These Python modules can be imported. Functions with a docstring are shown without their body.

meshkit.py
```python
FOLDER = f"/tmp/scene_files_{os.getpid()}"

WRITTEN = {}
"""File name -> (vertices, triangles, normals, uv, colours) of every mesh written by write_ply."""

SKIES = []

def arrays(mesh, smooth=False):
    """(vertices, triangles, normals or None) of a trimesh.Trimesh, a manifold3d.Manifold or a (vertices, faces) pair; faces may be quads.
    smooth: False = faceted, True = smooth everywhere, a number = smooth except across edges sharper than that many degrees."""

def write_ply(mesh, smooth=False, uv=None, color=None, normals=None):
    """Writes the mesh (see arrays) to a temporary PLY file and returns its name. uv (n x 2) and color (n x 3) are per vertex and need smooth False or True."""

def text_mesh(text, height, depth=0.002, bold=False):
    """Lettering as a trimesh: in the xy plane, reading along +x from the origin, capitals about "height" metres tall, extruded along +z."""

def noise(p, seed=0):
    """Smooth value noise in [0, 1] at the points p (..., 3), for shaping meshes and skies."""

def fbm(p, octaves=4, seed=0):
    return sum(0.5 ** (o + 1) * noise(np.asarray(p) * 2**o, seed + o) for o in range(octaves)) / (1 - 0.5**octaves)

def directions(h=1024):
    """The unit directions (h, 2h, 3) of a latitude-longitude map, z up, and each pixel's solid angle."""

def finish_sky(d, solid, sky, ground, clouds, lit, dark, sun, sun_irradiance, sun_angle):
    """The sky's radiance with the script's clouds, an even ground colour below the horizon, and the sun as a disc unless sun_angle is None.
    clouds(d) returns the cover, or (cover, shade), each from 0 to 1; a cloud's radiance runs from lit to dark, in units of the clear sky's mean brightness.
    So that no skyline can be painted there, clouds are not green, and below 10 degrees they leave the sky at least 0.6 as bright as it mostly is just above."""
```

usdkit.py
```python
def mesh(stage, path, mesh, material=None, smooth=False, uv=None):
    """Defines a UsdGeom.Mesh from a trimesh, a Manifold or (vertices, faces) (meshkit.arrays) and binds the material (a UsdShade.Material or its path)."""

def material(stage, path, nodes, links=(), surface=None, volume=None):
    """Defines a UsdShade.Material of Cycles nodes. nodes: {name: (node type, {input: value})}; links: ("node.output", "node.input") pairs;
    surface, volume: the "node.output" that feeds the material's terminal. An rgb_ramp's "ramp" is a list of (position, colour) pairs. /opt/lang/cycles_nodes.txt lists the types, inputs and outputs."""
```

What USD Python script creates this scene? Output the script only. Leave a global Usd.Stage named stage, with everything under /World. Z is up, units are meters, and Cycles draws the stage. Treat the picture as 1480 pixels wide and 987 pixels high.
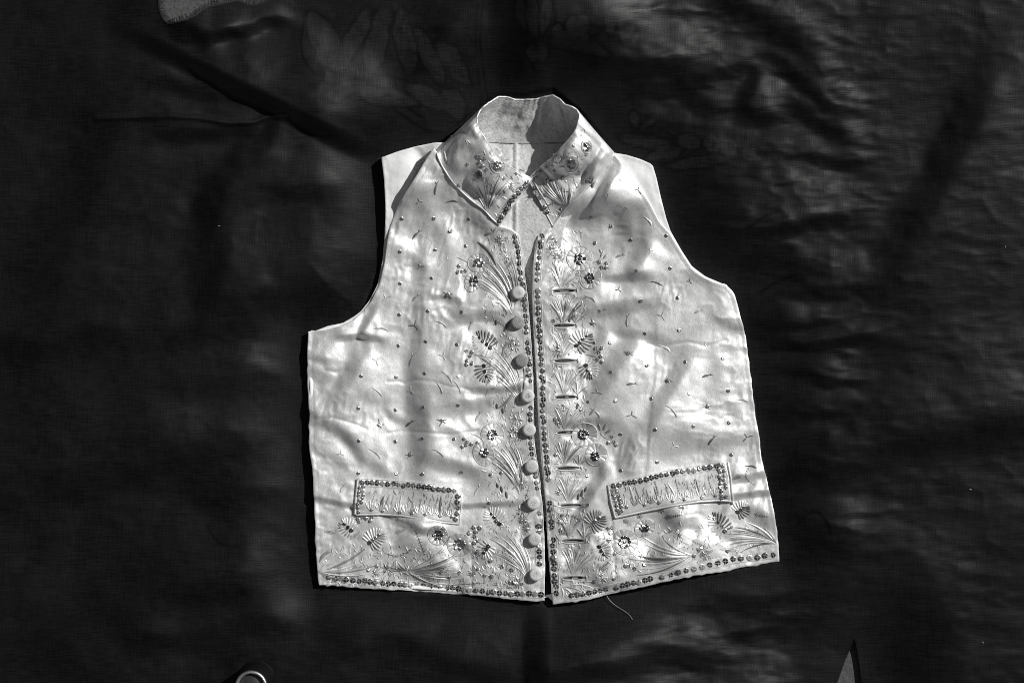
import math, random
import numpy as np, trimesh, usdkit, meshkit
from pxr import Usd, UsdGeom, UsdLux, UsdShade, Gf, Sdf
from scipy.spatial import Delaunay
from scipy.interpolate import LinearNDInterpolator, CubicSpline
import shapely
from shapely.geometry import Polygon, LineString

stage = Usd.Stage.CreateInMemory()
UsdGeom.SetStageUpAxis(stage, UsdGeom.Tokens.z)
UsdGeom.SetStageMetersPerUnit(stage, 1.0)
UsdGeom.Xform.Define(stage, '/World')

# ------------------------------------------------------------------ camera, sky, sun, exposure
U = 0.0008            # one plan unit = 0.8 mm; the plan is x to the right, y downwards, z up, all in these units
CAM = 2.2             # camera height above the ground
EXPOSURE = -0.28
SUN_AZ = math.atan2(0.82, 0.57)      # from +y (top of the picture) towards +x
SUN_EL = math.radians(36)
SUN_I, SKY_I = 1.25, 0.05

cam = UsdGeom.Camera.Define(stage, '/World/camera')
cam.AddTranslateOp().Set(Gf.Vec3d(0, 0, CAM))
cam.CreateHorizontalApertureAttr(36.0)
cam.CreateVerticalApertureAttr(36.0 * 682 / 1024)
cam.CreateFocalLengthAttr(36.0 * CAM / (1480 * U))
cam.CreateClippingRangeAttr(Gf.Vec2f(0.01, 100))
cam.CreateExposureAttr(EXPOSURE)

sky = UsdLux.DomeLight.Define(stage, '/World/sky')
sky.CreateIntensityAttr(1.0)
sky_m = usdkit.material(stage, '/World/Looks/sky_light', {
    's': ('sky_texture', {'sky_type': 'single_scattering', 'sun_disc': False, 'sun_elevation': SUN_EL, 'sun_rotation': SUN_AZ}),
    'bw': ('rgb_to_bw', {}),
    'b': ('background_shader', {'strength': SKY_I})},
    [('s.color', 'bw.color'), ('bw.val', 'b.color')], surface='b.background')
UsdShade.MaterialBindingAPI.Apply(sky.GetPrim()).Bind(sky_m)
sky.GetPrim().SetCustomDataByKey('kind', 'structure')

sun = UsdLux.DistantLight.Define(stage, '/World/sun')
sun.CreateIntensityAttr(SUN_I)
sun.CreateAngleAttr(0.5)
sun.CreateNormalizeAttr(True)
sun.CreateColorAttr(Gf.Vec3f(1.0, 0.995, 0.985))
d = np.array([math.sin(SUN_AZ) * math.cos(SUN_EL), math.cos(SUN_AZ) * math.cos(SUN_EL), math.sin(SUN_EL)])
rot = Gf.Rotation(Gf.Vec3d(0, 0, 1), Gf.Vec3d(*d))
sun.AddTransformOp().Set(Gf.Matrix4d().SetRotate(rot))

# ------------------------------------------------------------------ helpers
rng = random.Random(7)
NP = np.random.default_rng(7)
counts = {}
def numbered(path):
    n = counts.get(path, -1) + 1
    counts[path] = n
    return path if n == 0 else f'{path}_{n:03d}'

def world(v):
    """plan units (x right, y down, z up) -> metres; the plan was measured from straight above at height CAM, so high points are moved in."""
    v = np.asarray(v, float)
    k = 1 - v[:, 2] * U / CAM
    return np.stack([(v[:, 0] - 740) * U * k, (493.5 - v[:, 1]) * U * k, v[:, 2] * U], 1)

def part(name, vf, mat, parent, smooth=True, label=None, kind=None, raw=False):
    path = numbered(f'{parent}/{name}')
    v, f = vf
    f = np.asarray(f, int)
    if not raw:
        v = world(v)
        f = f[:, ::-1]          # y is flipped
    m = usdkit.mesh(stage, path, (v, f), mat, smooth=smooth)
    m.CreateDoubleSidedAttr(True)
    p = m.GetPrim()
    if label: p.SetCustomDataByKey('label', label)
    if kind: p.SetCustomDataByKey('kind', kind)
    return path

def xform(name, parent='/World', label=None, cat=None, kind=None):
    path = numbered(f'{parent}/{name}')
    p = UsdGeom.Xform.Define(stage, path).GetPrim()
    tag(path, label, cat, kind)
    return path

def tag(path, label=None, cat=None, kind=None, group=None):
    p = stage.GetPrimAtPath(path)
    for k, v in (('label', label), ('category', cat), ('kind', kind), ('group', group)):
        if v: p.SetCustomDataByKey(k, v)

def cat_(parts):
    V, F, n = [], [], 0
    for v, f in parts:
        v = np.asarray(v, float); f = np.asarray(f, int)
        V.append(v); F.append(f + n); n += len(v)
    return np.vstack(V), np.vstack(F)

def sst(x, a, b):
    t = np.clip((np.asarray(x, float) - a) / (b - a), 0, 1)
    return t * t * (3 - 2 * t)

def spline(pts, n):
    p = np.asarray(pts, float)
    if len(p) == 2:
        return p[0] + (p[1] - p[0]) * np.linspace(0, 1, n)[:, None]
    t = np.r_[0, np.cumsum(np.linalg.norm(np.diff(p[:, :2], axis=0), axis=1))]
    return CubicSpline(t, p)(np.linspace(0, t[-1], n))

def lerp_line(pts, step):
    p = np.asarray(pts, float)
    t = np.r_[0, np.cumsum(np.linalg.norm(np.diff(p, axis=0), axis=1))]
    n = max(2, int(round(t[-1] / step)) + 1)
    s = np.linspace(0, t[-1], n)
    return np.stack([np.interp(s, t, p[:, k]) for k in range(p.shape[1])], 1)

def n2(x, y, s, seed=0, o=3):
    x = np.asarray(x, float); y = np.asarray(y, float)
    return meshkit.fbm(np.stack([x / s, y / s, np.full_like(x, 0.37)], -1), o, seed) - 0.5

# ------------------------------------------------------------------ materials
def M(name, nodes, links, surface='p.BSDF'):
    return usdkit.material(stage, f'/World/Looks/{name}', nodes, links, surface=surface)
G = lambda v: (v, v, v)

def silk(name, lo, hi, rough, scale, bump=0.15, spec=0.5, sheen=0.0, stretch=(1, 1, 1), spots=0.0, metal=0.0):
    nodes = {'g': ('geometry', {}), 'mp': ('mapping', {'scale': stretch}),
             'n': ('noise_texture', {'scale': scale, 'detail': 4, 'roughness': 0.6}),
             'n2': ('noise_texture', {'scale': 38, 'detail': 5, 'roughness': 0.65}),
             'mx': ('mix_float', {'fac': 0.4}),
             'r': ('rgb_ramp', {'ramp': [(0.36, G(lo)), (0.60, G(hi))]}),
             'b': ('bump', {'strength': bump, 'distance': 0.0006}),
             'p': ('principled_bsdf', {'roughness': rough, 'specular_ior_level': spec, 'sheen_weight': sheen, 'sheen_roughness': 0.4, 'metallic': metal})}
    links = [('g.position', 'mp.vector'), ('mp.vector', 'n.vector'), ('g.position', 'n2.vector'), ('n.fac', 'mx.a'), ('n2.fac', 'mx.b'),
             ('mx.result', 'r.fac'), ('n.fac', 'b.height'), ('b.normal', 'p.normal')]
    if spots:
        nodes.update({'v': ('noise_texture', {'scale': 420, 'detail': 2}),
                      'vr': ('rgb_ramp', {'ramp': [(0.0, G(1)), (0.64, G(1)), (0.74, G(1 - spots))]}),
                      'ml': ('mix_color', {'blend_type': 'multiply', 'fac': 1.0})})
        links += [('g.position', 'v.vector'), ('v.fac', 'vr.fac'), ('r.color', 'ml.a'), ('vr.color', 'ml.b'), ('ml.result', 'p.base_color')]
    else:
        links += [('r.color', 'p.base_color')]
    return M(name, nodes, links)

SATIN = silk('ivory_satin', 0.60, 0.84, 0.48, 900, 0.25, 0.5, 0.0, (1, 0.35, 1), 0.28, 0.46)
BACKC = silk('pale_backing_cloth', 0.70, 0.82, 0.7, 700, 0.25, 0.3)
LINING = silk('woolly_lining', 0.44, 0.78, 0.9, 420, 0.9, 0.1, 0.05, (1, 1, 1), 0.35)
TH_L = silk('pale_thread_and_sheen', 0.72, 0.86, 0.48, 1500, 0.3, 0.6, metal=0.5)  # thread tones: varied silk colours, with stitch-direction sheen painted into them
TH_M = silk('mid_thread_and_sheen', 0.26, 0.44, 0.48, 1500, 0.3, 0.6, metal=0.4)
TH_G = silk('grey_thread_and_sheen', 0.44, 0.62, 0.45, 1500, 0.3, 0.6, metal=0.45)
TH_D = silk('dark_thread_and_sheen', 0.10, 0.20, 0.45, 1500, 0.3, 0.6, metal=0.3)
CHEN = silk('dark_chenille', 0.05, 0.12, 0.6, 1800, 0.5, 0.3)
BTN = silk('button_silk', 0.44, 0.64, 0.5, 1100, 0.5, 0.5)
BTN_D = silk('worn_button_silk', 0.16, 0.34, 0.55, 1100, 0.6, 0.4)
SEQ = M('tarnished_sequin_metal', {'oi': ('object_info', {}), 'r': ('rgb_ramp', {'ramp': [(0, G(0.20)), (0.6, G(0.38)), (0.85, G(0.55)), (1, G(0.8))]}),
        'p': ('principled_bsdf', {'metallic': 1.0, 'roughness': 0.28})}, [('oi.random', 'r.fac'), ('r.color', 'p.base_color')])
SEQ_B = M('bright_sequin_metal', {'p': ('principled_bsdf', {'metallic': 0.8, 'roughness': 0.3, 'base_color': G(0.8)})}, [])

def damask_material():
    nodes = {'g': ('geometry', {}),
             'm1': ('mapping', {'scale': (60, 1300, 100)}), 'm2': ('mapping', {'scale': (1300, 60, 100)}),
             'a': ('noise_texture', {'scale': 1, 'detail': 3}), 'b': ('noise_texture', {'scale': 1, 'detail': 3}),
             'c': ('noise_texture', {'scale': 14, 'detail': 5, 'roughness': 0.65}),
             'w': ('mix_float', {'fac': 0.4}), 'w2': ('mix_float', {'fac': 0.33}),
             'r': ('rgb_ramp', {'ramp': [(0.40, G(0.0014)), (0.60, G(0.012))]}),
             'at': ('attribute', {'attribute': 'damask'}),
             'dm': ('mix_color', {'blend_type': 'mix', 'b': G(0.0008)}),
             'af': ('attribute', {'attribute': 'figure'}), 'fa': ('math', {'math_type': 'multiply_add', 'value2': 0.8, 'value3': 0.8}), 'fm': ('mix_color', {'blend_type': 'multiply', 'fac': 1.0, 'use_clamp': False, 'use_clamp_result': False}),
             'bp': ('bump', {'strength': 0.35, 'distance': 0.0008}),
             'p': ('principled_bsdf', {'roughness': 0.45, 'specular_ior_level': 0.2})}
    links = [('g.position', 'm1.vector'), ('g.position', 'm2.vector'), ('m1.vector', 'a.vector'), ('m2.vector', 'b.vector'), ('g.position', 'c.vector'),
             ('a.fac', 'w.a'), ('b.fac', 'w.b'), ('w.result', 'w2.a'), ('c.fac', 'w2.b'), ('w2.result', 'r.fac'),
             ('af.fac', 'fa.value1'), ('r.color', 'fm.a'), ('fa.value', 'fm.b'), ('fm.result', 'dm.a'), ('at.fac', 'dm.fac'), ('dm.result', 'p.base_color'), ('w.result', 'bp.height'), ('bp.normal', 'p.normal')]
    return M('black_damask', nodes, links)
DAMASK = damask_material()
FRINGE = M('black_fringe', {'p': ('principled_bsdf', {'base_color': G(0.012), 'roughness': 0.8})}, [])
GROUND = M('grey_ground', {'g': ('geometry', {}), 'n': ('noise_texture', {'scale': 260, 'detail': 6, 'roughness': 0.7}), 'r': ('rgb_ramp', {'ramp': [(0.3, G(0.035)), (0.7, G(0.11))]}),
        'b': ('bump', {'strength': 0.5, 'distance': 0.002}), 'p': ('principled_bsdf', {'roughness': 0.9})},
        [('g.position', 'n.vector'), ('n.fac', 'r.fac'), ('n.fac', 'b.height'), ('b.normal', 'p.normal'), ('r.color', 'p.base_color')])
BLACKP = M('black_enamel', {'p': ('principled_bsdf', {'base_color': G(0.004), 'roughness': 0.5, 'specular_ior_level': 0.15})}, [])
STEEL = M('polished_rim', {'p': ('principled_bsdf', {'base_color': G(0.85), 'metallic': 1.0, 'roughness': 0.36})}, [])
LENSG = M('dark_lens_glass', {'p': ('principled_bsdf', {'base_color': G(0.03), 'roughness': 0.35, 'specular_ior_level': 0.8})}, [])

# ------------------------------------------------------------------ ground and cloth
part('ground', (np.array([[-4, -4, -0.003], [4, -4, -0.003], [4, 4, -0.003], [-4, 4, -0.003]]), np.array([[0, 1, 2], [0, 2, 3]])), GROUND, '/World', smooth=False, kind='structure', raw=True)

def seg_dist(x, y, pts):
    """distance to a polyline and the side of it"""
    best = np.full(np.shape(x), 1e9)
    p = np.asarray(pts, float)
    for a, b in zip(p[:-1], p[1:]):
        ab = b - a
        t = np.clip(((x - a[0]) * ab[0] + (y - a[1]) * ab[1]) / (ab @ ab), 0, 1)
        best = np.minimum(best, np.hypot(x - a[0] - t * ab[0], y - a[1] - t * ab[1]))
    return best

def fold(x, y, cx, cy, ws, lt, ang, slope):
    """a soft S-shaped fold: its face turns away from the sun over a patch 2*ws wide and 2*lt long; ang = direction of its long axis, anticlockwise as seen"""
    a = math.radians(ang)
    tx, ty = math.cos(a), -math.sin(a)
    sx, sy = -ty, tx
    if sx * 0.82 - sy * 0.57 < 0: sx, sy = -sx, -sy
    s = (x - cx) * sx + (y - cy) * sy
    t = (x - cx) * tx + (y - cy) * ty
    return slope * s * np.exp(-s * s / (2 * ws * ws) - t * t / (2 * lt * lt))

def step_fold(x, y, cx, cy, ws, lt, ang, slope):
    """like fold, but the ground it has climbed is given back slowly on both sides"""
    for turn in (0, 8, -8, 16, -16, 24, -24, 32, -32):
        a = math.radians(ang + turn)
        tx, ty = math.cos(a), -math.sin(a)
        sx, sy = -ty, tx
        if sx * 0.82 - sy * 0.57 < 0: sx, sy = -sx, -sy
        if sx * 0.82 - sy * 0.57 > 0.38: break
    slope = slope * min(1.9, 0.9 / (sx * 0.82 - sy * 0.57))
    s = (x - cx) * sx + (y - cy) * sy
    t = (x - cx) * tx + (y - cy) * ty
    q, e = 3.6 * ws, 0.5 * ws
    lc = lambda v: np.logaddexp(v, -v)
    return slope * e / 2 * (lc((s + ws) / e) - lc((s - ws) / e)) * np.exp(-s * s / (2 * q * q) - (t / (1.25 * lt)) ** 4)

CLOTH_FOLDS = [
    (1110, 45, 16, 70, -30, .5), (1150, 115, 10, 50, -35, .6), (1000, 120, 12, 70, 12, .35), (930, 100, 16, 60, 15, .4), (1085, 130, 10, 30, 66, .35),
    (1185, 180, 10, 40, -25, .5), (1200, 235, 8, 40, -15, .4), (1060, 160, 10, 60, -10, .35), (1150, 330, 12, 70, 25, .35),
    (1205, 420, 10, 50, 30, .35), (1100, 380, 14, 60, 15, .3), (1140, 470, 6, 60, 4, .5), (1180, 497, 7, 70, 3, .7), (1100, 487, 6, 40, 0, .5), (1170, 545, 8, 60, -8, .4),
    (1160, 600, 9, 70, 5, .3), (1190, 690, 12, 60, 3, .25), (1170, 780, 14, 60, -8, .25), (1050, 870, 12, 90, 4, .35), (960, 945, 14, 60, -10, .3), (1120, 905, 10, 60, 10, .25),
    (280, 130, 12, 60, -10, .35), (300, 195, 9, 60, 5, .4), (385, 195, 8, 30, 60, .4), (330, 250, 14, 50, 60, .3), (295, 330, 16, 60, 80, .3), (300, 420, 14, 60, 75, .25),
    (420, 280, 14, 60, 5, .25), (400, 440, 16, 80, 3, .25), (320, 480, 16, 80, 8, .25), (330, 560, 18, 70, 5, .22), (290, 650, 18, 60, 10, .2), (350, 720, 14, 60, 3, .18),
    (300, 860, 16, 60, 12, .25), (420, 900, 14, 80, 8, .2), (560, 930, 14, 60, 12, .2), (650, 960, 12, 60, -12, .2), (250, 930, 14, 60, 25, .25), (850, 970, 12, 60, 10, .25),
    (300, 55, 10, 40, 5, .5), (370, 40, 9, 40, 20, .5), (270, 40, 9, 25, -10, .5), (470, 110, 18, 70, -25, .2), (600, 90, 24, 70, 60, .12), (850, 60, 20, 60, 20, .25),
    (1190, 940, 30, 60, 52, .22), (100, 300, 24, 140, 70, .22), (120, 700, 24, 140, 15, .22), (1350, 250, 24, 140, 40, .3), (1380, 640, 24, 140, 10, .25), (60, 500, 20, 100, 30, .2)]
def cloth_h(x, y):
    x = np.asarray(x, float); y = np.asarray(y, float)
    h = 22 + 9 * n2(x, y, 150, 3, 2) + (2.0 * n2(x, y, 45, 5, 3) - 6 * np.abs(n2(x * .7, y * 1.9, 55, 6, 3))) * (0.25 + sst(x, 800, 1000) * (1 - 0.6 * sst(x, 1225, 1310))) + 0.8 * n2(x * .4, y, 14, 7, 3)
    h = h - 16 * np.abs(n2(x * .55 + y * .2, y * 1.5, 90, 8, 4)) * (0.12 + sst(x, 820, 960) * (1 - 0.6 * sst(x, 1225, 1310))) - 10 * np.abs(n2(x * .8, y, 110, 9, 4)) + 4
    xw, yw = x + 30 * n2(x, y, 60, 91, 3), y + 30 * n2(x, y, 60, 93, 3)
    act = (1 - sst(y, 110, 230)) + sst(y, 835, 910)
    x0 = np.where(y < 400, 702 + 0.09 * y, 753)
    ridge = sst(x, x0, x0 + np.where(y < 400, 75, 42)) * (1 - sst(x, x0 + 90, x0 + 300))
    h = h + act * 26 * ridge
    # the long fold that runs down to the left shoulder
    a = np.array([262., 88.]); b = np.array([566., 240.]); u = (b - a) / np.linalg.norm(b - a)
    t = (x - a[0]) * u[0] + (y - a[1]) * u[1]; s = (x - a[0]) * u[1] - (y - a[1]) * u[0]
    L = np.linalg.norm(b - a)
    h = h + 24 * sst(s, -16, 16) * (1 - sst(s, 26, 140)) * sst(t, -160, 40) * (1 - sst(t, L - 70, L + 25))
    for f in CLOTH_FOLDS:
        h = h + 0.9 * step_fold(xw, yw, *f)
    dl = seg_dist(x, y, [(140, 172), (247, 168), (290, 171), (330, 178), (365, 177), (385, 170), (415, 168)])
    h = h + 4.5 * np.exp(-dl * dl / (2 * 2.4 ** 2)) * (1 - sst(x, 395, 425))
    # flat and low below the waistcoat
    h = h * (0.1 + 0.9 * np.maximum(sst(np.hypot((x - 1240) / 1.0, (y - 985) / 1.3), 24, 170), sst(1232 - x, 0, 150)))
    dw = shapely.distance(WAIST, shapely.points(x, y))
    return np.maximum(np.minimum(h * (0.15 + 0.85 * sst(dw, -5, 110)), 2.5 + 0.8 * dw), 0.8)

DAMASK_LINES = [
    [(700, 0), (694, 60), (700, 110), (706, 165)], [(690, 5), (688, 70), (692, 120), (697, 165)],
    [(772, 0), (772, 48), (762, 46), (750, 38)], [(772, 48), (788, 52), (794, 62), (793, 80)], [(760, 64), (776, 66), (790, 66)], [(774, 66), (775, 80)],
    [(798, 0), (798, 40), (790, 50)], [(801, 48), (802, 36), (810, 34), (815, 44), (812, 52)], [(818, 46), (820, 28), (828, 26), (834, 30)], [(834, 30), (836, 24), (846, 26), (847, 55), (862, 50), (876, 38)],
    [(865, 0), (866, 40), (876, 38), (890, 22), (892, 0)], [(826, 80), (845, 74), (864, 68)], [(768, 90), (772, 100)], [(892, 44), (905, 38), (930, 36)],
    [(916, 160), (912, 170), (925, 180), (922, 186), (912, 180)], [(934, 168), (945, 182), (962, 190), (972, 200), (974, 210)], [(905, 200), (920, 194), (945, 196), (965, 206), (974, 214)],
    [(980, 208), (985, 196), (995, 194), (1005, 200), (1012, 210), (1020, 216)], [(1020, 214), (1024, 200), (1036, 196), (1050, 200), (1060, 212), (1064, 222), (1072, 230), (1082, 228), (1084, 218), (1078, 215)],
    [(1030, 222), (1032, 210), (1042, 206)], [(1046, 226), (1046, 212)], [(1096, 215), (1098, 236), (1110, 240)],
    [(440, 30), (436, 60), (444, 95), (458, 110)], [(470, 100), (500, 70), (530, 30), (548, 5)], [(520, 100), (560, 110), (590, 116)], [(600, 10), (580, 40), (582, 80), (600, 112), (590, 130)],
    [(610, 50), (640, 40), (670, 48), (682, 60)], [(605, 100), (640, 110), (670, 125), (690, 150)], [(520, 140), (560, 150), (600, 180), (640, 190)], [(570, 110), (585, 150), (610, 170)],
    [(1080, 330), (1110, 310), (1150, 300)], [(1100, 420), (1140, 400), (1180, 390)],
    [(1150, 760), (1180, 740), (1200, 770)], [(900, 920), (940, 905), (990, 915)], [(300, 760), (330, 790), (360, 780)]]

WAIST = Polygon([(551, 228), (600, 212), (632, 205), (660, 182), (697, 150), (722, 137), (760, 140), (798, 133), (838, 162), (887, 215), (943, 238), (955, 285), (985, 362), (1020, 400), (1052, 412), (1078, 490), (1098, 640), (1122, 760), (1126, 811), (960, 841), (799, 873), (690, 860), (461, 845), (453, 690), (445, 479), (495, 467), (521, 450), (553, 375), (557, 300)])
shapely.prepare(WAIST)
cloth_poly = Polygon([(-90, -34), (60, -24), (180, -22), (224, -14), (230, -2), (231, 12), (235, 25), (240, 32), (248, 33), (268, 28), (282, 22), (292, 14), (302, 9), (318, 6), (332, 3), (344, 1), (350, 3), (358, 6), (366, 7), (378, 3), (388, -2), (404, -10), (470, -22), (700, -34), (1000, -48),
                      (1570, -60), (1570, 1070), (1250, 1070), (1247, 1000), (1243, 965), (1239, 938), (1235, 922), (1231, 932), (1222, 953), (1213, 978), (1206, 1000), (1190, 1070), (-90, 1070)])

def sheet(poly, h, step, rings=(), floor=None, edge_r=0.0, edge_drop=0.0, lift=0.0, groove=0.0, wavy=0.0):
    """triangulated sheet over a plan polygon: top at h(x, y) (rounded down at the edges), walls down to floor(x, y) if given."""
    poly = poly.segmentize(step * 0.8)
    loops = [np.array(poly.exterior.coords)[:-1]] + [np.array(r.coords)[:-1] for r in poly.interiors]
    pts = [np.vstack(loops)]
    for r in rings:
        q = poly.buffer(-r)
        for g in getattr(q, 'geoms', [q]):
            if g.is_empty: continue
            for rr in [g.exterior, *g.interiors]:
                pts.append(np.array(rr.segmentize(step).coords)[:-1])
    x0, y0, x1, y1 = poly.bounds
    gx, gy = np.meshgrid(np.arange(x0, x1, step), np.arange(y0, y1, step))
    gx = gx + (np.arange(gx.shape[0]) % 2)[:, None] * step / 2
    g = np.stack([gx.ravel(), gy.ravel()], 1)
    inner = poly.buffer(-(max(rings) if rings else 0) - step * 0.5)
    g = g[shapely.contains_xy(inner, g[:, 0], g[:, 1])]
    nb = len(pts[0])
    P = np.vstack(pts + [g])
    tri = Delaunay(P).simplices
    c = P[tri].mean(1)
    tri = tri[shapely.contains_xy(poly, c[:, 0], c[:, 1])]
    e1 = P[tri[:, 1]] - P[tri[:, 0]]; e2 = P[tri[:, 2]] - P[tri[:, 0]]
    ar = e1[:, 0] * e2[:, 1] - e1[:, 1] * e2[:, 0]
    tri = tri[np.abs(ar) > 1e-4]; ar = ar[np.abs(ar) > 1e-4]
    tri[ar < 0] = tri[ar < 0][:, ::-1]
    z = h(P[:, 0], P[:, 1]) + lift
    if edge_r > 0:
        dist = shapely.distance(poly.boundary, shapely.points(P))
        q = np.clip(1 - dist / edge_r, 0, 1)
        z = z - edge_drop * (1 - np.sqrt(1 - q * q * 0.96)) - groove * np.exp(-((dist - 6.5) / 1.3) ** 2) * (0.5 + meshkit.noise(np.column_stack([P / 2.5, 0 * P[:, 0]])))
        z = z + 3.2 * wavy * n2(P[:, 0], P[:, 1], 20, 85, 2) * np.exp(-dist / 9)
    V = np.column_stack([P, z]); F = [tri]
    if floor is not None:
        base, k = len(V), 0
        zb = floor(P[:nb, 0], P[:nb, 1])
        low = np.column_stack([P[:nb], np.minimum(zb, z[:nb] - 0.2)])
        V = np.vstack([V, low])
        for L in loops:
            i = k + np.arange(len(L)); j = k + (np.arange(len(L)) + 1) % len(L)
            F += [np.stack([i, j, j + base], 1), np.stack([i, j + base, i + base], 1)]
            k += len(L)
    return V, np.vstack(F)

V, F = sheet(cloth_poly, cloth_h, 2.6)
CL = part('damask_cloth', (V, F), DAMASK, '/World')
tag(CL, 'black damask cloth with woven scrollwork spread flat under the waistcoat', 'cloth')
mask = np.zeros(len(V))
for L in DAMASK_LINES:
    q = spline(L, 24)
    near = (V[:, 0] > q[:, 0].min() - 8) & (V[:, 0] < q[:, 0].max() + 8) & (V[:, 1] > q[:, 1].min() - 8) & (V[:, 1] < q[:, 1].max() + 8)
    dd = seg_dist(V[near, 0] + 5 * n2(V[near, 0], V[near, 1], 14, 95, 2), V[near, 1] + 5 * n2(V[near, 0], V[near, 1], 14, 96, 2), q)
    mask[near] = np.maximum(mask[near], 0.9 * (1 - sst(dd, 0.8, 3.0)) * sst(n2(V[near, 0], V[near, 1], 30, 97, 2), -.2, .0))
LOBES = [(770, 22, 9, 30, 0), (752, 18, 7, 26, 8), (788, 18, 7, 26, -8), (807, 44, 9, 10, 0), (828, 38, 8, 14, 0), (843, 36, 8, 14, 0), (826, 58, 26, 14, 0), (784, 74, 9, 12, 0), (768, 78, 8, 10, 10), (850, 70, 30, 8, -15), (880, 20, 8, 26, 10), (905, 30, 10, 30, 0), (930, 22, 8, 24, -10),
         (918, 172, 7, 10, 20), (940, 176, 14, 5, 40), (935, 205, 34, 9, -10), (960, 222, 24, 9, 15), (996, 205, 16, 10, 0), (1030, 208, 12, 14, 20), (1052, 214, 12, 12, 0), (1085, 222, 12, 9, 0), (1010, 235, 40, 8, 5),
         (470, 60, 20, 46, 25), (510, 60, 12, 50, -25), (545, 60, 14, 46, -15), (585, 60, 14, 44, 10), (620, 80, 12, 40, 25), (655, 90, 12, 36, 40), (560, 140, 40, 12, -10), (620, 140, 36, 12, -25), (500, 130, 30, 10, 20), (655, 150, 14, 24, 30)]
fig = np.zeros(len(V))
wxx, wyy = V[:, 0] + 14 * n2(V[:, 0], V[:, 1], 22, 98, 2), V[:, 1] + 14 * n2(V[:, 0], V[:, 1], 22, 99, 2)
for cx, cy, rx, ry, an in LOBES:
    a = math.radians(an); dx, dy = wxx - cx, wyy - cy
    u_, v_ = dx * math.cos(a) - dy * math.sin(a), dx * math.sin(a) + dy * math.cos(a)
    rr = np.sqrt((u_ / rx) ** 2 + (v_ / ry) ** 2); k = min(rx, ry)
    fig = np.maximum(fig, 1 - sst(rr, 1 - 1.2 / k, 1 + 1.2 / k))
    mask = np.maximum(mask, 0.75 * np.exp(-(((rr - 1) * k - 2.2) / 1.3) ** 2))
mask = mask * (1 - fig * .7)
UsdGeom.PrimvarsAPI(stage.GetPrimAtPath(CL)).CreatePrimvar('figure', Sdf.ValueTypeNames.FloatArray, 'vertex').Set(fig.astype(np.float32).tolist())
UsdGeom.PrimvarsAPI(stage.GetPrimAtPath(CL)).CreatePrimvar('damask', Sdf.ValueTypeNames.FloatArray, 'vertex').Set(mask.astype(np.float32).tolist())

# ------------------------------------------------------------------ waistcoat: heights of its layers
WC = xform('waistcoat', label='ivory satin waistcoat embroidered with silk flowers and metal sequins, laid open-necked on the black cloth', cat='waistcoat')

def base_h(x, y):
    x = np.asarray(x, float); y = np.asarray(y, float)
    lat = np.abs(x - 770) / 330
    sh = (1 - sst(y, 250, 440))
    h = 20 + 11 * sh * sst(lat, 0.12, 0.45) - 3.0 * lat ** 2 - 5 * sst(y, 690, 880)
    h = h - 9 * sst(x, 900, 1120) * sst(y, 330, 560) - 3 * sst(x, 1000, 1130) + 5 * (1 - sst(x, 450, 590)) * sst(y, 430, 520) + 3.0 * np.tanh((x - 790) / 80)
    h = h - 9 * np.exp(-((x - 745) / 75) ** 2 - ((y - 200) / 75) ** 2)
    return h

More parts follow.
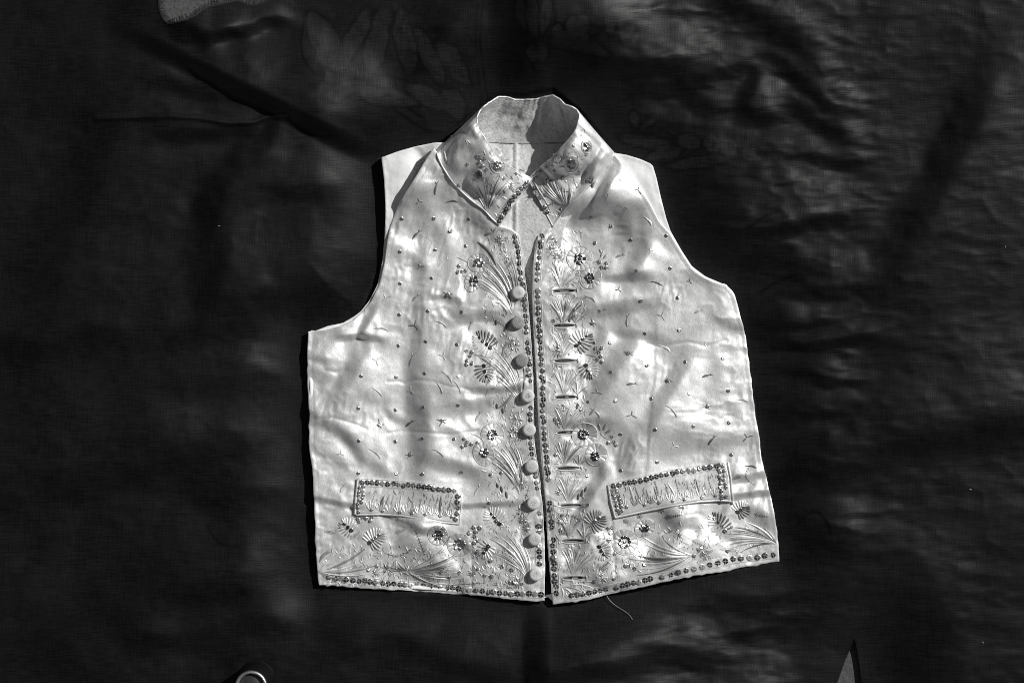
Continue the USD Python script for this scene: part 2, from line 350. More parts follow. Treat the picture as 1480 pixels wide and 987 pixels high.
FOLDS = [  # cx, cy, half width, half length, direction, slope
    (603, 470, 11, 120, 89, .26), (606, 640, 12, 60, 86, .42), (593, 560, 9, 40, 90, .2), (628, 288, 20, 42, 28, .30), (590, 376, 9, 24, -42, .34), (606, 330, 14, 24, 20, .18),
    (507, 487, 4, 16, 20, .5), (537, 489, 4, 14, -8, .5), (528, 468, 4, 18, 40, .4), (500, 545, 10, 40, 60, .26), (478, 618, 8, 34, -30, .42), (512, 648, 7, 20, -55, .4), (460, 545, 8, 14, -40, .3), (462, 520, 5, 12, -20, .3),
    (640, 432, 4, 18, -5, .36), (694, 458, 8, 30, 25, .28), (718, 563, 4.5, 32, 2, .5), (690, 586, 10, 38, 28, .28), (655, 675, 9, 36, -16, .46), (487, 726, 3.5, 34, -11, .5),
    (605, 795, 12, 26, -32, .34), (700, 730, 3, 42, 4, .5), (628, 832, 12, 30, 20, .3), (670, 640, 8, 30, -30, .2), (655, 500, 8, 20, 40, .15), (560, 690, 8, 30, -35, .25), (575, 605, 5, 20, -30, .3), (540, 580, 8, 20, -20, .15),
    (475, 660, 6, 26, -30, .3), (700, 330, 10, 24, -40, .25), (730, 400, 8, 26, -50, .15), (640, 255, 6, 22, -45, .3), (590, 758, 5, 22, -20, .4), (618, 768, 5, 18, 30, .4), (672, 790, 6, 30, -40, .3),
    (850, 305, 18, 40, 14, .34), (922, 372, 9, 24, 50, .32), (905, 402, 6, 26, 22, .32), (892, 446, 9, 44, 24, .32), (882, 536, 13, 50, 50, .27), (962, 566, 11, 48, 44, .25), (930, 486, 6, 26, -10, .28),
    (852, 712, 6, 34, 36, .42), (905, 655, 12, 26, 70, .2), (1082, 690, 5, 22, 18, .4), (1092, 745, 10, 26, -28, .34), (962, 782, 12, 30, 36, .34), (985, 757, 8, 20, 30, .3), (880, 262, 5, 22, 54, .5), (868, 275, 4, 22, 52, .4),
    (842, 612, 5, 24, 20, .35), (850, 668, 5, 24, -20, .3), (900, 300, 8, 22, 10, .25), (1010, 405, 6, 26, -30, .2), (1055, 470, 6, 22, -20, .22), (860, 500, 8, 20, 45, .2), (1030, 560, 14, 40, 80, .12), (940, 610, 2, 100, 86, .18), (985, 640, 16, 40, 20, .12),
    (1085, 715, 4, 30, 8, .45), (1045, 745, 6, 20, 40, .25), (880, 845, 8, 20, 30, .25), (842, 790, 7, 24, 60, .22), (1040, 640, 8, 40, 10, .15)]
CREASES = [[(560, 552), (575, 551), (585, 554), (600, 549), (625, 551), (650, 559), (668, 560), (680, 564)], [(455, 606), (480, 603), (505, 610), (530, 620)], [(560, 626), (582, 623), (600, 624), (625, 626), (655, 628), (690, 622)],
           [(935, 497), (955, 501), (975, 497), (995, 494), (1020, 500), (1050, 492)], [(470, 535), (485, 538), (500, 535)], [(960, 770), (990, 745), (1010, 742)], [(681, 784), (682, 820), (681, 856)], [(884, 752), (888, 800), (890, 838)], [(560, 749), (585, 756), (600, 763), (612, 757), (640, 756)]]
def front_h(x, y):
    x = np.asarray(x, float); y = np.asarray(y, float)
    h = base_h(x, y)
    wx = x + 11 * n2(x, y, 30, 71, 3); wy = y + 11 * n2(x, y, 30, 77, 3)
    for f in FOLDS:
        h = h + 1.35 * step_fold(wx, wy, *f)
    for c in CREASES:
        dd = seg_dist(x, y, c)
        h = h - 0.8 * np.exp(-dd * dd / (2 * 1.5 ** 2))
    cf = np.exp(-((x - 775) / 85) ** 2) + sst(y, 740, 790)
    puck = np.abs(n2(x, y, 30, 81, 3)) * sst(n2(x, y, 90, 83, 2), -.12, .2)
    return h + 8 * n2(x, y, 75, 11, 3) + 2.4 * n2(x, y, 24, 12, 3) - 8.5 * puck - 5.0 * np.abs(n2(x * 1.6 + y * .5, y * .7 - x * .3, 15, 87, 2)) * sst(n2(x, y, 60, 88, 2), -.05, .25) - 4.2 * np.abs(n2(x * .5, y * 1.6, 16, 89, 2)) * sst(n2(x, y, 55, 90, 2), -.05, .25) + 1.6 * cf * n2(x, y, 11, 13, 2)

def rough_line(pts, step, amp, seed):
    p = lerp_line(pts, step)
    n = meshkit.noise(np.column_stack([np.arange(len(p)) * 0.45, np.zeros(len(p)), np.full(len(p), seed)])) - 0.5
    t = np.gradient(p, axis=0); t /= np.linalg.norm(t, axis=1, keepdims=True) + 1e-9
    return p + np.stack([-t[:, 1], t[:, 0]], 1) * (n * amp)[:, None]

L_FRONT = [(724, 327), (738, 331), (749, 338), (757, 385), (763, 430), (767, 480), (770, 530), (771, 560), (771.5, 600), (772, 633), (775, 657), (780, 700), (784.5, 730), (787, 780), (788, 820), (787, 868)]
L_BOTTOM = [(787, 868), (775, 869), (740, 866), (690, 860), (640, 857), (580, 853), (530, 851), (490, 847), (461, 845)]
L_SIDE = [(461, 845), (458, 820), (455, 780), (455, 750), (453, 720), (453, 690), (450, 665), (446, 640), (447, 600), (444, 560), (444, 520), (445, 479)]
L_ARM = [(445, 479), (470, 477), (492, 471), (510, 463), (520, 454), (536, 436), (548, 411), (556, 378), (559, 352), (563, 330), (575, 297), (588, 275), (600, 257), (614, 233), (627, 213), (633, 222), (645, 250), (668, 277), (700, 303)]
R_FRONT = [(800, 328), (790, 331), (780, 337), (774, 350), (770, 385), (769, 430), (771, 480), (774, 530), (776, 560), (777.5, 600), (781.5, 657), (785.5, 700), (789, 730), (791, 780), (794, 820), (799, 873)]
R_BOTTOM = [(799, 873), (830, 870), (870, 862), (910, 852), (960, 841), (1010, 831), (1060, 823), (1126, 811)]
R_SIDE = [(1126, 811), (1126, 790), (1122, 760), (1115, 720), (1108, 690), (1100, 660), (1098, 635), (1092, 600), (1085, 540), (1078, 490), (1068, 445), (1062, 426), (1050, 411)]
R_ARM = [(1050, 411), (1036, 408), (1020, 402), (1000, 387), (985, 364), (967, 335), (954, 321), (940, 294), (927, 271), (908, 245), (887, 222), (872, 246), (850, 271), (820, 300)]

HOLES = [(799, 421, 32), (800, 471, 30), (801, 522, 31), (802, 574.5, 30), (805, 625.5, 32), (805, 677, 32), (810, 731, 30), (812, 782, 32), (814, 835.5, 30)]
def slit(x, y, w):
    t = np.linspace(0, math.pi, 14)
    up = [(x + w / 2 - w / 2 * math.cos(a), y - 0.03 * (w / 2 - w / 2 * math.cos(a)) - 2.1 * math.sin(a)) for a in t]
    dn = [(x + w / 2 + w / 2 * math.cos(a), y - 0.03 * (w / 2 + w / 2 * math.cos(a)) + 2.1 * math.sin(a)) for a in t[1:-1]]
    return Polygon(up + dn)
left_poly = Polygon(np.vstack([lerp_line(L_FRONT, 5), rough_line(L_BOTTOM, 3, 2.4, 1.3)[1:], rough_line(L_SIDE, 4, 2.0, 2.7)[1:], lerp_line(L_ARM, 4)[1:]])).buffer(0)
right_poly = Polygon(np.vstack([lerp_line(R_FRONT, 5), rough_line(R_BOTTOM, 3, 2.2, 3.9)[1:], rough_line(R_SIDE, 4, 1.4, 4.1)[1:], lerp_line(R_ARM, 4)[1:]])).buffer(0)
for q in HOLES:
    right_poly = right_poly.difference(slit(*q))
RINGS = (0.2, 0.6, 1.2, 2.2, 3.6)
low_front = lambda x, y: np.minimum(base_h(x, y) - 6.5, front_h(x, y) - 5)
part('front_panel', sheet(left_poly, front_h, 1.9, RINGS, low_front, 1.7, 1.1, groove=0.3, wavy=0.5), SATIN, WC, label='button side front of ivory satin')
part('front_panel', sheet(right_poly, front_h, 1.9, RINGS, low_front, 1.7, 1.1, groove=0.3, wavy=0.5), SATIN, WC, label='buttonhole side front of ivory satin')

BACK = [(551, 228), (575, 219), (600, 212), (630, 206), (660, 206), (700, 206), (742, 208), (776, 208), (820, 208), (860, 214), (887, 221), (905, 224), (925, 230), (943, 238), (949, 258), (955, 285), (963, 316), (969, 334), (985, 362), (1000, 385), (1020, 400), (1049, 412), (1060, 428),
        (1066, 446), (1076, 490), (1083, 540), (1090, 600), (1096, 637), (1098, 660), (1106, 690), (1113, 720), (1120, 760), (1124, 790), (1124, 808), (1060, 820), (960, 838), (870, 859), (800, 870), (792, 862), (780, 866), (740, 863), (690, 857), (580, 850), (463, 843), (457, 780), (455, 690), (448, 640), (449, 600), (446, 530),
        (447, 477), (456, 478), (474, 471), (495, 467), (512, 457), (521, 450), (534, 434), (546, 410), (553, 375), (556, 340), (557, 300), (555, 260)]
back_poly = Polygon(lerp_line(BACK, 6)).buffer(0)
FRONTS = left_poly.union(right_poly); shapely.prepare(FRONTS)
INB = shapely.union_all([Polygon(g.exterior).boundary for g in (left_poly, right_poly)])
def deep(x, y):
    p = shapely.points(np.asarray(x, float), np.asarray(y, float))
    return np.where(shapely.contains(FRONTS, p), sst(shapely.distance(INB, p), 3, 26), 0)
back_h = lambda x, y: np.maximum(base_h(x, y) - 6.0 - 14 * np.maximum(deep(x, y), sst(y, 335, 420) * np.exp(-((np.asarray(x) - 778) / 26) ** 4) * (1 - sst(y, 850, 868))) - 11 * np.exp(-((np.asarray(x) - 612) / 17) ** 2 - ((np.asarray(y) - 238) / 34) ** 2), 1.0) + 8.0 * n2(x, y, 30, 21, 4) * sst(np.abs(np.asarray(x) - 760), 60, 110) + fold(np.asarray(x, float), np.asarray(y, float), 932, 280, 8, 30, -60, .35) + fold(np.asarray(x, float), np.asarray(y, float), 610, 222, 5, 16, -50, .4)
part('back_panel', sheet(back_poly, back_h, 3.0, (0.3, 1.0, 2.0, 3.2), lambda x, y: np.full(np.shape(x), 0.5), 1.6, 1.1, groove=0.6, wavy=1.0), BACKC, WC, label='plain pale back showing at the shoulders and armholes')
# running stitches along the armhole edges of the back
def tube(pts, r, n=6, closed=False):
    p = np.asarray(pts, float)
    t = np.gradient(p, axis=0); t /= np.linalg.norm(t, axis=1, keepdims=True) + 1e-9
    up = np.array([0, 0, 1.0]); s = np.cross(t, up); s /= np.linalg.norm(s, axis=1, keepdims=True) + 1e-9
    u = np.cross(s, t)
    r = np.broadcast_to(r, len(p))
    a = np.arange(n) * 2 * math.pi / n
    V = (p[:, None] + r[:, None, None] * (np.cos(a)[None, :, None] * s[:, None] + np.sin(a)[None, :, None] * u[:, None])).reshape(-1, 3)
    i = np.arange(len(p) - 1)[:, None] * n; k = np.arange(n)[None]; k2 = (k + 1) % n
    F = np.concatenate([np.stack([i + k, i + k2, i + n + k2], -1).reshape(-1, 3), np.stack([i + k, i + n + k2, i + n + k], -1).reshape(-1, 3)])
    return V, F

def on(pts, h, lift=0.0):
    p = np.asarray(pts, float)
    return np.column_stack([p[:, :2], h(p[:, 0], p[:, 1]) + lift])

# ------------------------------------------------------------------ lining seen in the open neck
lin_poly = Polygon([(646, 214), (700, 205), (742, 206), (776, 206), (840, 214), (868, 240), (840, 290), (815, 330), (800, 420), (800, 860), (776, 860), (750, 420), (738, 345), (700, 312), (660, 268)])
def lin_h(x, y):
    x = np.asarray(x, float); y = np.asarray(y, float)
    seam = 1.6 * np.exp(-((x - 746) / 2.5) ** 2) - 1.2 * np.exp(-((x - 740) / 2.0) ** 2)
    return base_h(x, y) - 5.0 + seam + 1.6 * n2(x, y, 14, 31, 3) + 1.2 * n2(x, y, 4, 32, 2) - 11 * sst(y, 335, 430) + 5.0 * np.exp(-((x - 778) / 26) ** 2 - ((y - 295) / 40) ** 2)
part('lining', sheet(lin_poly, lin_h, 2.0), LINING, WC, label='pale woolly lining with a centre back seam')

# ------------------------------------------------------------------ stand collar
T = [(768, 258, 20), (752, 250, 24), (740, 243, 34), (726, 235, 44), (716, 226, 52), (707, 211, 60), (699, 197, 65), (691, 185, 67), (689, 172, 66), (697, 156, 62), (709, 148, 55), (722, 141, 48), (734, 141, 45), (746, 144, 43), (760, 144.5, 42), (772, 144, 43), (786, 141, 45), (798, 138, 49), (806, 142, 54), (813, 149, 57), (822, 153, 59), (832, 158, 61), (838.5, 167, 63),
     (834, 182, 63), (824, 199, 61), (812, 213, 54), (800, 226, 44), (786, 239, 32), (776, 247, 25), (763, 260, 19)]
B = [(722, 325, 0), (712, 317, 0), (700, 304, 0), (684, 292, 0), (668, 278, 0), (654, 263, 0), (645, 250, 0), (637, 236, 0), (632, 222, 0), (638, 212, 0), (655, 206, 0), (675, 205, 0), (696, 205, 0), (716, 206, 0), (738, 207, 0), (756, 207.5, 0), (776, 207, 0), (800, 206, 0), (822, 206, 0), (844, 208, 0), (866, 212, 0), (880, 216, 0), (887, 222, 0),
     (881, 234, 0), (872, 246, 0), (860, 260, 0), (848, 272, 0), (834, 286, 0), (820, 299, 0), (799, 327, 0)]
def dense(P, n):
    p = np.asarray(P, float)
    t = np.arange(len(p))
    from scipy.interpolate import PchipInterpolator
    return PchipInterpolator(t, p)(np.linspace(0, len(p) - 1, n))
NU, NV = 260, 34
Td, Bd = dense(T, NU), dense(B, NU)
kk = np.arange(NU) / 7.0
for c in range(3):
    Td[:, c] += (4.0, 3.2, 6.0)[c] * (meshkit.fbm(np.stack([kk, 0 * kk, 0 * kk + c * 5.5], 1), 3, 47) - 0.5)
Bd[:, 2] = front_h(Bd[:, 0], Bd[:, 1]) + 0.6
wing = 1 - sst(np.arange(NU), 0.27 * NU, 0.31 * NU) * (1 - sst(np.arange(NU), 0.72 * NU, 0.78 * NU))
Bd[:, 2] = Bd[:, 2] * wing + (1 - wing) * (base_h(Bd[:, 0], Bd[:, 1]) - 4.5)
vv = np.linspace(0, 1, NV)
S = Bd[:, None] * (1 - vv)[None, :, None] + Td[:, None] * vv[None, :, None]
uu = np.arange(NU)[:, None] + 0 * vv[None]
bul = np.sin(math.pi * vv)[None] * np.ones((NU, 1))
S[..., 2] += bul * (3.0 * wing[:, None] - 3.0 * (1 - wing[:, None]))
S[..., 2] += bul * (8.0 * (meshkit.fbm(np.stack([uu / 16, vv[None] * 2 + 0 * uu, 0 * uu + 2.2], -1), 3, 41) - 0.5) * 2)
# diagonal drag folds in the wings
for (cx, cy, ws, lt, an, sl) in [(672, 188, 3, 12, -55, .8), (683, 192, 3, 9, -60, .8), (716, 276, 5, 14, -10, .5), (690, 262, 7, 18, -30, .4), (862, 232, 5, 26, 62, .6), (828, 245, 8, 22, 15, .5), (812, 222, 9, 22, 75, .5), (690, 235, 10, 24, 80, .25), (655, 215, 8, 22, 60, .3), (848, 262, 5, 18, 42, .5), (700, 285, 5, 14, -60, .4)]:
    S[..., 2] += step_fold(S[..., 0] + 8 * n2(S[..., 0], S[..., 1], 20, 73, 2), S[..., 1], cx, cy, ws, lt, an, sl) * np.minimum(1, 4 * bul) * wing[:, None]
def grid_faces(nu, nv):
    i = np.arange(nu - 1)[:, None] * nv + np.arange(nv - 1)[None]
    return np.concatenate([np.stack([i, i + 1, i + nv + 1], -1).reshape(-1, 3), np.stack([i, i + nv + 1, i + nv], -1).reshape(-1, 3)])
du = np.gradient(S, axis=0); dv = np.gradient(S, axis=1)
N = np.cross(dv, du); N /= np.linalg.norm(N, axis=-1, keepdims=True) + 1e-9
if N[20, NV // 2, 2] < 0: N = -N          # outwards on the wings
fuzz = (meshkit.fbm(np.stack([S[..., 0] / 6, S[..., 1] / 6, S[..., 2] / 6], -1), 3, 43) - 0.5)
OUT = S + N * 0.9
INN = S - N * (0.9 + 1.6 * fuzz[..., None] * np.minimum(1, 3 * (1 - vv))[None, :, None])
GF = grid_faces(NU, NV)
def close_edges(a, b):
    """joins two (n, 3) lines with a strip"""
    n = len(a); i = np.arange(n - 1)
    return np.vstack([a, b]), np.vstack([np.stack([i, i + 1, i + 1 + n], 1), np.stack([i, i + 1 + n, i + n], 1)])
collar = cat_([(OUT.reshape(-1, 3), GF), close_edges(OUT[0], INN[0]), close_edges(OUT[-1], INN[-1])])
CO = part('collar', collar, SATIN, WC, label='stand collar of ivory satin, its two wings turned out')
part('collar_lining', (INN.reshape(-1, 3), GF[:, ::-1]), LINING, CO, label='woolly inside of the stand collar')
edge = S[:, -1]
part('piping', tube(edge, 1.25, 7), SATIN, CO)
part('piping', tube(S[0], 1.2, 7), SATIN, CO)
part('piping', tube(S[-1], 1.2, 7), SATIN, CO)
kL, kR = int(0.285 * NU), int(0.745 * NU)
part('seam_piping', tube(S[:kL, 0] + [0, 0, 0.9], 1.1, 7), SATIN, CO)
part('seam_piping', tube(S[kR:, 0] + [0, 0, 0.9], 1.1, 7), SATIN, CO)
wl = OUT[:kL].reshape(-1, 3); wr = OUT[kR:].reshape(-1, 3)
ILw, IRw = LinearNDInterpolator(wl[:, :2], wl[:, 2]), LinearNDInterpolator(wr[:, :2], wr[:, 2])
def collar_h(x, y):
    x = np.asarray(x, float); y = np.asarray(y, float)
    z = np.where(x < 766, ILw(x, y), IRw(x, y))
    return np.where(np.isnan(z), front_h(x, y) + 1, z)

# ------------------------------------------------------------------ pocket flaps
flapL = Polygon(np.vstack([lerp_line([(518, 691), (560, 694), (600, 697), (630, 700), (652, 705), (662, 709), (667, 714), (666, 735), (664, 756)], 4), lerp_line([(664, 757), (640, 754), (610, 749), (580, 744), (550, 742), (514, 743)], 4), [(515, 720)]])).buffer(0)
flapR = Polygon(np.vstack([lerp_line([(879, 700), (900, 693), (940, 684), (990, 676), (1020, 671), (1042, 665), (1049, 666), (1054, 690), (1057, 723)], 4), lerp_line([(1057, 724), (1040, 722), (1010, 724), (970, 730), (930, 738), (889, 747)], 4), [(883, 725)]])).buffer(0)
def flap_h(x, y):
    return front_h(x, y) * 0.6 + base_h(x, y) * 0.4 + 3.4 + 1.6 * n2(x, y, 22, 51, 3)
def no_low(x, y): return front_h(x, y) - 3
PF = [xform('pocket_flap', WC, 'left pocket flap edged with sequins'), xform('pocket_flap', WC, 'right pocket flap edged with sequins')]
for q, pf in ((flapL, PF[0]), (flapR, PF[1])):
    part('flap', sheet(q, flap_h, 1.6, (0.25, 0.8, 1.6, 2.4), no_low, 2.4, 2.0), SATIN, pf)
for line, pf in (([(515, 744), (550, 743), (580, 745), (610, 750), (640, 755), (664, 757)], PF[0]), ([(889, 748), (930, 739), (970, 731), (1010, 725), (1040, 723), (1057, 724)], PF[1])):
    p = lerp_line(line, 2.5)
    part('edge_cord', tube(on(p, flap_h, -1.6), 1.5, 7), TH_L, pf)
for line, pf in (([(517, 692), (514, 720), (513, 743)], PF[0]), ([(667, 714), (666, 735), (664, 756)], PF[0]), ([(879, 701), (883, 725), (889, 747)], PF[1]), ([(1052, 668), (1056, 690), (1059, 722)], PF[1])):
    part('edge_cord', tube(on(lerp_line(line, 2.5), flap_h, -1.4), 1.6, 7), SATIN, pf)

# ------------------------------------------------------------------ embroidery pieces
def blade(pts, w, hgt, h, prof='leaf', n=None, lift=0.05):
    p = spline(pts, n or max(5, int(np.linalg.norm(np.diff(np.asarray(pts, float), axis=0), axis=1).sum() / 3.0) + 3))
    m = len(p)
    t = np.gradient(p, axis=0); t /= np.linalg.norm(t, axis=1, keepdims=True) + 1e-9
    s = np.stack([-t[:, 1], t[:, 0]], 1)
    k = np.linspace(0, 1, m)
    if prof == 'leaf': ww = np.sin(math.pi * np.clip(k * 0.9 + 0.06, 0, 1)) ** 0.8
    elif prof == 'petal': ww = np.clip(0.35 + 0.75 * k, 0, 1) * np.sqrt(np.clip(1 - np.clip((k - 0.72) / 0.29, 0, 1) ** 2, 0, 1))
    elif prof == 'wedge': ww = np.clip(0.2 + 0.8 * k, 0, 1) * np.sqrt(np.clip(1 - np.clip((k - 0.95) / 0.06, 0, 1) ** 2, 0, 1))
    elif prof == 'grass': ww = np.clip(k * 3, 0.25, 1) * np.sqrt(np.clip(1.02 - k, 0, 1)) * 1.2
    else: ww = np.ones(m) * np.minimum(1, 3 * np.minimum(k + 0.1, 1.1 - k))
    ww = np.maximum(ww, 0.06) * w
    o = np.array([-1, -0.62, 0, 0.62, 1.0]); zz = np.array([-0.35, 0.72, 1.0, 0.72, -0.35])
    P = p[:, None] + s[:, None] * (o[None, :, None] * ww[:, None, None])
    z = h(P[..., 0].ravel(), P[..., 1].ravel()).reshape(m, 5) + lift + zz[None] * hgt * np.minimum(1, ww / w + 0.25)[:, None]
    V = np.concatenate([P, z[..., None]], -1).reshape(-1, 3)
    i = np.arange(m - 1)[:, None] * 5 + np.arange(4)[None]
    F = np.concatenate([np.stack([i, i + 5, i + 6], -1).reshape(-1, 3), np.stack([i, i + 6, i + 1], -1).reshape(-1, 3)])
    return V, F

def slope_at(x, y, h):
    e = 1.2
    z = h(np.array([x + e, x - e, x, x, x]), np.array([y, y, y + e, y - e, y]))
    return (z[0] - z[1]) / (2 * e), (z[2] - z[3]) / (2 * e), z[4]

def sequin(x, y, r, h, tilt=0.12, lift=0.45):
    gx, gy, z0 = slope_at(x, y, h)
    gx, gy = np.clip(gx, -1, 1) + rng.gauss(0, tilt), np.clip(gy, -1, 1) + rng.gauss(0, tilt)
    n = 14
    a = np.arange(n) * 2 * math.pi / n
    rr = np.array([0.24, 0.62, 1.0]) * r
    dz = np.array([0.0, 0.22, 0.0])
    V = []
    for q, e in zip(rr, dz):
        X, Y = q * np.cos(a), q * np.sin(a)
        V.append(np.column_stack([x + X, y + Y, z0 + lift + e + gx * X + gy * Y]))
    X, Y = r * np.cos(a), r * np.sin(a)
    V.append(np.column_stack([x + X, y + Y, z0 + lift - 0.45 + gx * X + gy * Y]))
    V = np.vstack(V)
    F = []
    for k in range(3):
        i = k * n + np.arange(n); j = k * n + (np.arange(n) + 1) % n
        F += [np.stack([i, i + n, j + n], 1), np.stack([i, j + n, j], 1)]
    return V, np.vstack(F)

def stitch_x(x, y, r, h, out):
    """the thread that holds a sequin: two short threads over it"""
    gx, gy, z0 = slope_at(x, y, h)
    a0 = rng.uniform(-0.3, 0.3)
    for a in (a0, a0 + math.pi / 2):
        c, s = math.cos(a) * r, math.sin(a) * r
        P = np.array([[x + k * c, y + k * s, z0 + 0.75 + 0.15 * (1 - k * k) + gx * k * c + gy * k * s] for k in (-1.05, -0.5, 0, 0.5, 1.05)])
        out.append(tube(P, 0.42, 4))

SEQ_LIMIT = 290
seq_parts = [0]
small = []           # sequins joined into one part
stitches = []
def put_sequin(x, y, r, h, parent, alone=True, bright=None, tilt=0.12, cross=True, lift=0.45):
    m = sequin(x, y, r, h, tilt, lift)
    if cross: stitch_x(x, y, r * 1.02, h, stitches)
    b = bright if bright is not None else rng.random() < 0.11
    if alone and seq_parts[0] < SEQ_LIMIT:
        seq_parts[0] += 1
        part('sequin', m, SEQ_B if b else SEQ, parent)
    else:
        small.append(m)

def row(line, step, r, h, parent, skip=0.06, jit=0.5, **k):
    p = lerp_line(line, 3.0)
    if len(p) > 3 and r > 3.2:
        t = np.gradient(p, axis=0); t /= np.linalg.norm(t, axis=1, keepdims=True)
        nn = np.stack([-t[:, 1], t[:, 0]], 1)
        for sd in (-1, 1):
            part('edging_cord', tube(on(p + nn * sd * (r + 1.3), h, -0.05 + (0.5 if h is collar_h else 0)), 0.48, 5), TH_G if sd > 0 else TH_L, parent)
    for x, y in lerp_line(line, step):
        if rng.random() < skip * .5: continue
        put_sequin(x + rng.gauss(0, jit), y + rng.gauss(0, jit), r * rng.uniform(0.92, 1.06), h, parent, **k)

# borders first (they show largest)
row([(744, 341), (749, 365), (752, 390), (756, 420), (759, 450), (761, 480), (764, 520), (765.5, 550)], 7.8, 3.7, front_h, WC)
row([(766, 590), (766.5, 605), (766.5, 640), (770, 660), (775, 690), (776, 705)], 8.5, 3.6, front_h, WC, skip=.3)
row([(779, 742), (780, 775), (780, 815)], 8.6, 4.2, front_h, WC, skip=.12)
row([(783, 341), (780, 362), (778, 385), (777, 404)], 7.6, 3.6, front_h, WC)
row([(777, 420), (778, 440), (779, 470), (781, 505), (783, 530), (785, 570), (785, 600), (788, 640), (790, 668), (792, 692)], 8.3, 3.9, front_h, WC, skip=.14)
row([(795, 726), (797, 746), (797, 762)], 8.4, 4.1, front_h, WC, skip=.05)
row([(799, 780), (800, 806), (802, 830), (803, 856)], 8.6, 4.3, front_h, WC, skip=.1)
row([(476, 835), (520, 839), (560, 843), (620, 847), (690, 853), (740, 858), (782, 858)], 8.6, 4.2, front_h, WC, skip=.05)
row([(826, 861), (870, 853), (915, 842), (940, 836)], 8.6, 4.1, front_h, WC, skip=.05)
row([(958, 833), (1000, 823), (1030, 815), (1060, 808), (1095, 804), (1118, 801)], 12, 4.2, front_h, WC, skip=.18)
row([(523, 697), (560, 699), (600, 702), (630, 705), (650, 708)], 7.6, 4.0, flap_h, PF[0], skip=.04)
row([(657, 710), (662, 718), (661, 735), (659, 751)], 8.0, 3.9, flap_h, PF[0], skip=.04)
row([(525, 703), (523, 722), (522, 738)], 5.6, 3.0, flap_h, PF[0], skip=.05)
row([(519.5, 705), (517.5, 722), (517, 740)], 6.2, 2.6, flap_h, PF[0], skip=.1)
row([(887, 703), (920, 695), (960, 686), (1000, 679), (1034, 673)], 7.9, 4.0, flap_h, PF[1], skip=.04)
row([(885, 708), (889, 722), (894, 742)], 5.6, 2.9, flap_h, PF[1], skip=.05)
row([(890, 706), (895, 722), (899, 738)], 6.0, 2.6, flap_h, PF[1], skip=.12)
row([(1039, 672), (1040, 690), (1042, 705), (1043, 720)], 5.6, 2.9, flap_h, PF[1], skip=.05)
row([(1045, 674), (1047, 690), (1049, 705), (1050, 718)], 6.5, 2.6, flap_h, PF[1], skip=.15)
row([(764, 263), (750, 278), (738, 293), (728, 308), (721, 320)], 7.4, 3.5, collar_h, CO, skip=.03, lift=0.8)
row([(768, 266), (776, 280), (784, 292), (791, 306)], 8, 3.5, collar_h, CO, skip=.05, lift=0.8)

def flower(x, y, rx, ry, ang, h, tones, nseq=8, label=None, seqoff=(0, 0), seqr=5.5):
    """round satin-stitched bloom of wedge petals round a knot of small sequins"""
    fl = xform('embroidered_flower', WC, label)
    rx, ry = rx * 1.06, ry * 1.06
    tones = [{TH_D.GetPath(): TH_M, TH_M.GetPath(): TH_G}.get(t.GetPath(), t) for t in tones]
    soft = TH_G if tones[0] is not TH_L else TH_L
    a0 = math.radians(ang); n = 14
    for k in range(n):
        a = 2 * math.pi * k / n
        dx, dy = math.cos(a) * rx, math.sin(a) * ry
        ex, ey = dx * math.cos(a0) - dy * math.sin(a0), -(dx * math.sin(a0) + dy * math.cos(a0))
        w = 0.275 * (rx + ry) / 2
        m = blade([(x + ex * .18, y + ey * .18), (x + ex * .6, y + ey * .6), (x + ex, y + ey)], w, 0.4, h, 'wedge', n=9, lift=0.35)
        petal_sheen_tone = tones[0] if k in (0, 1, 2, 13) else (soft if k in (3, 12, 7, 8) else (tones[1] if k in (4, 5, 6, 11) else tones[2]))  # sheen painted in: petal tone chosen by its angle to the sun
        part('petal', m, petal_sheen_tone, fl)
    q = np.linspace(0, 2 * math.pi, 41)
    ring = np.stack([x + 1.03 * (rx * np.cos(q) * math.cos(a0) - ry * np.sin(q) * math.sin(a0)), y - 1.03 * (rx * np.cos(q) * math.sin(a0) + ry * np.sin(q) * math.cos(a0))], 1)
    part('outline_cord', tube(on(ring, h, 0.35), 0.6, 5), TH_G, fl)
    cx, cy = x + seqoff[0], y + seqoff[1]
    out = []
    for k in range(nseq):
        a = 2 * math.pi * k / (nseq - 1) if k else 0
        q = seqr if k else 0
        out.append(sequin(cx + q * math.cos(a), cy + q * math.sin(a) * ry / rx, 2.5, h, 0.25, 1.3))
    part('sequin_knot', cat_(out), SEQ, fl)
    out = []
    for k in range(nseq - 1):
        a = 2 * math.pi * (k + .5) / (nseq - 1)
        out.append(blade([(cx + 4 * math.cos(a), cy + 4 * math.sin(a)), (cx + 7 * math.cos(a), cy + 7 * math.sin(a))], 0.7, 1.0, h, 'line', n=4))
    part('knot_stitches', cat_(out), CHEN, fl)

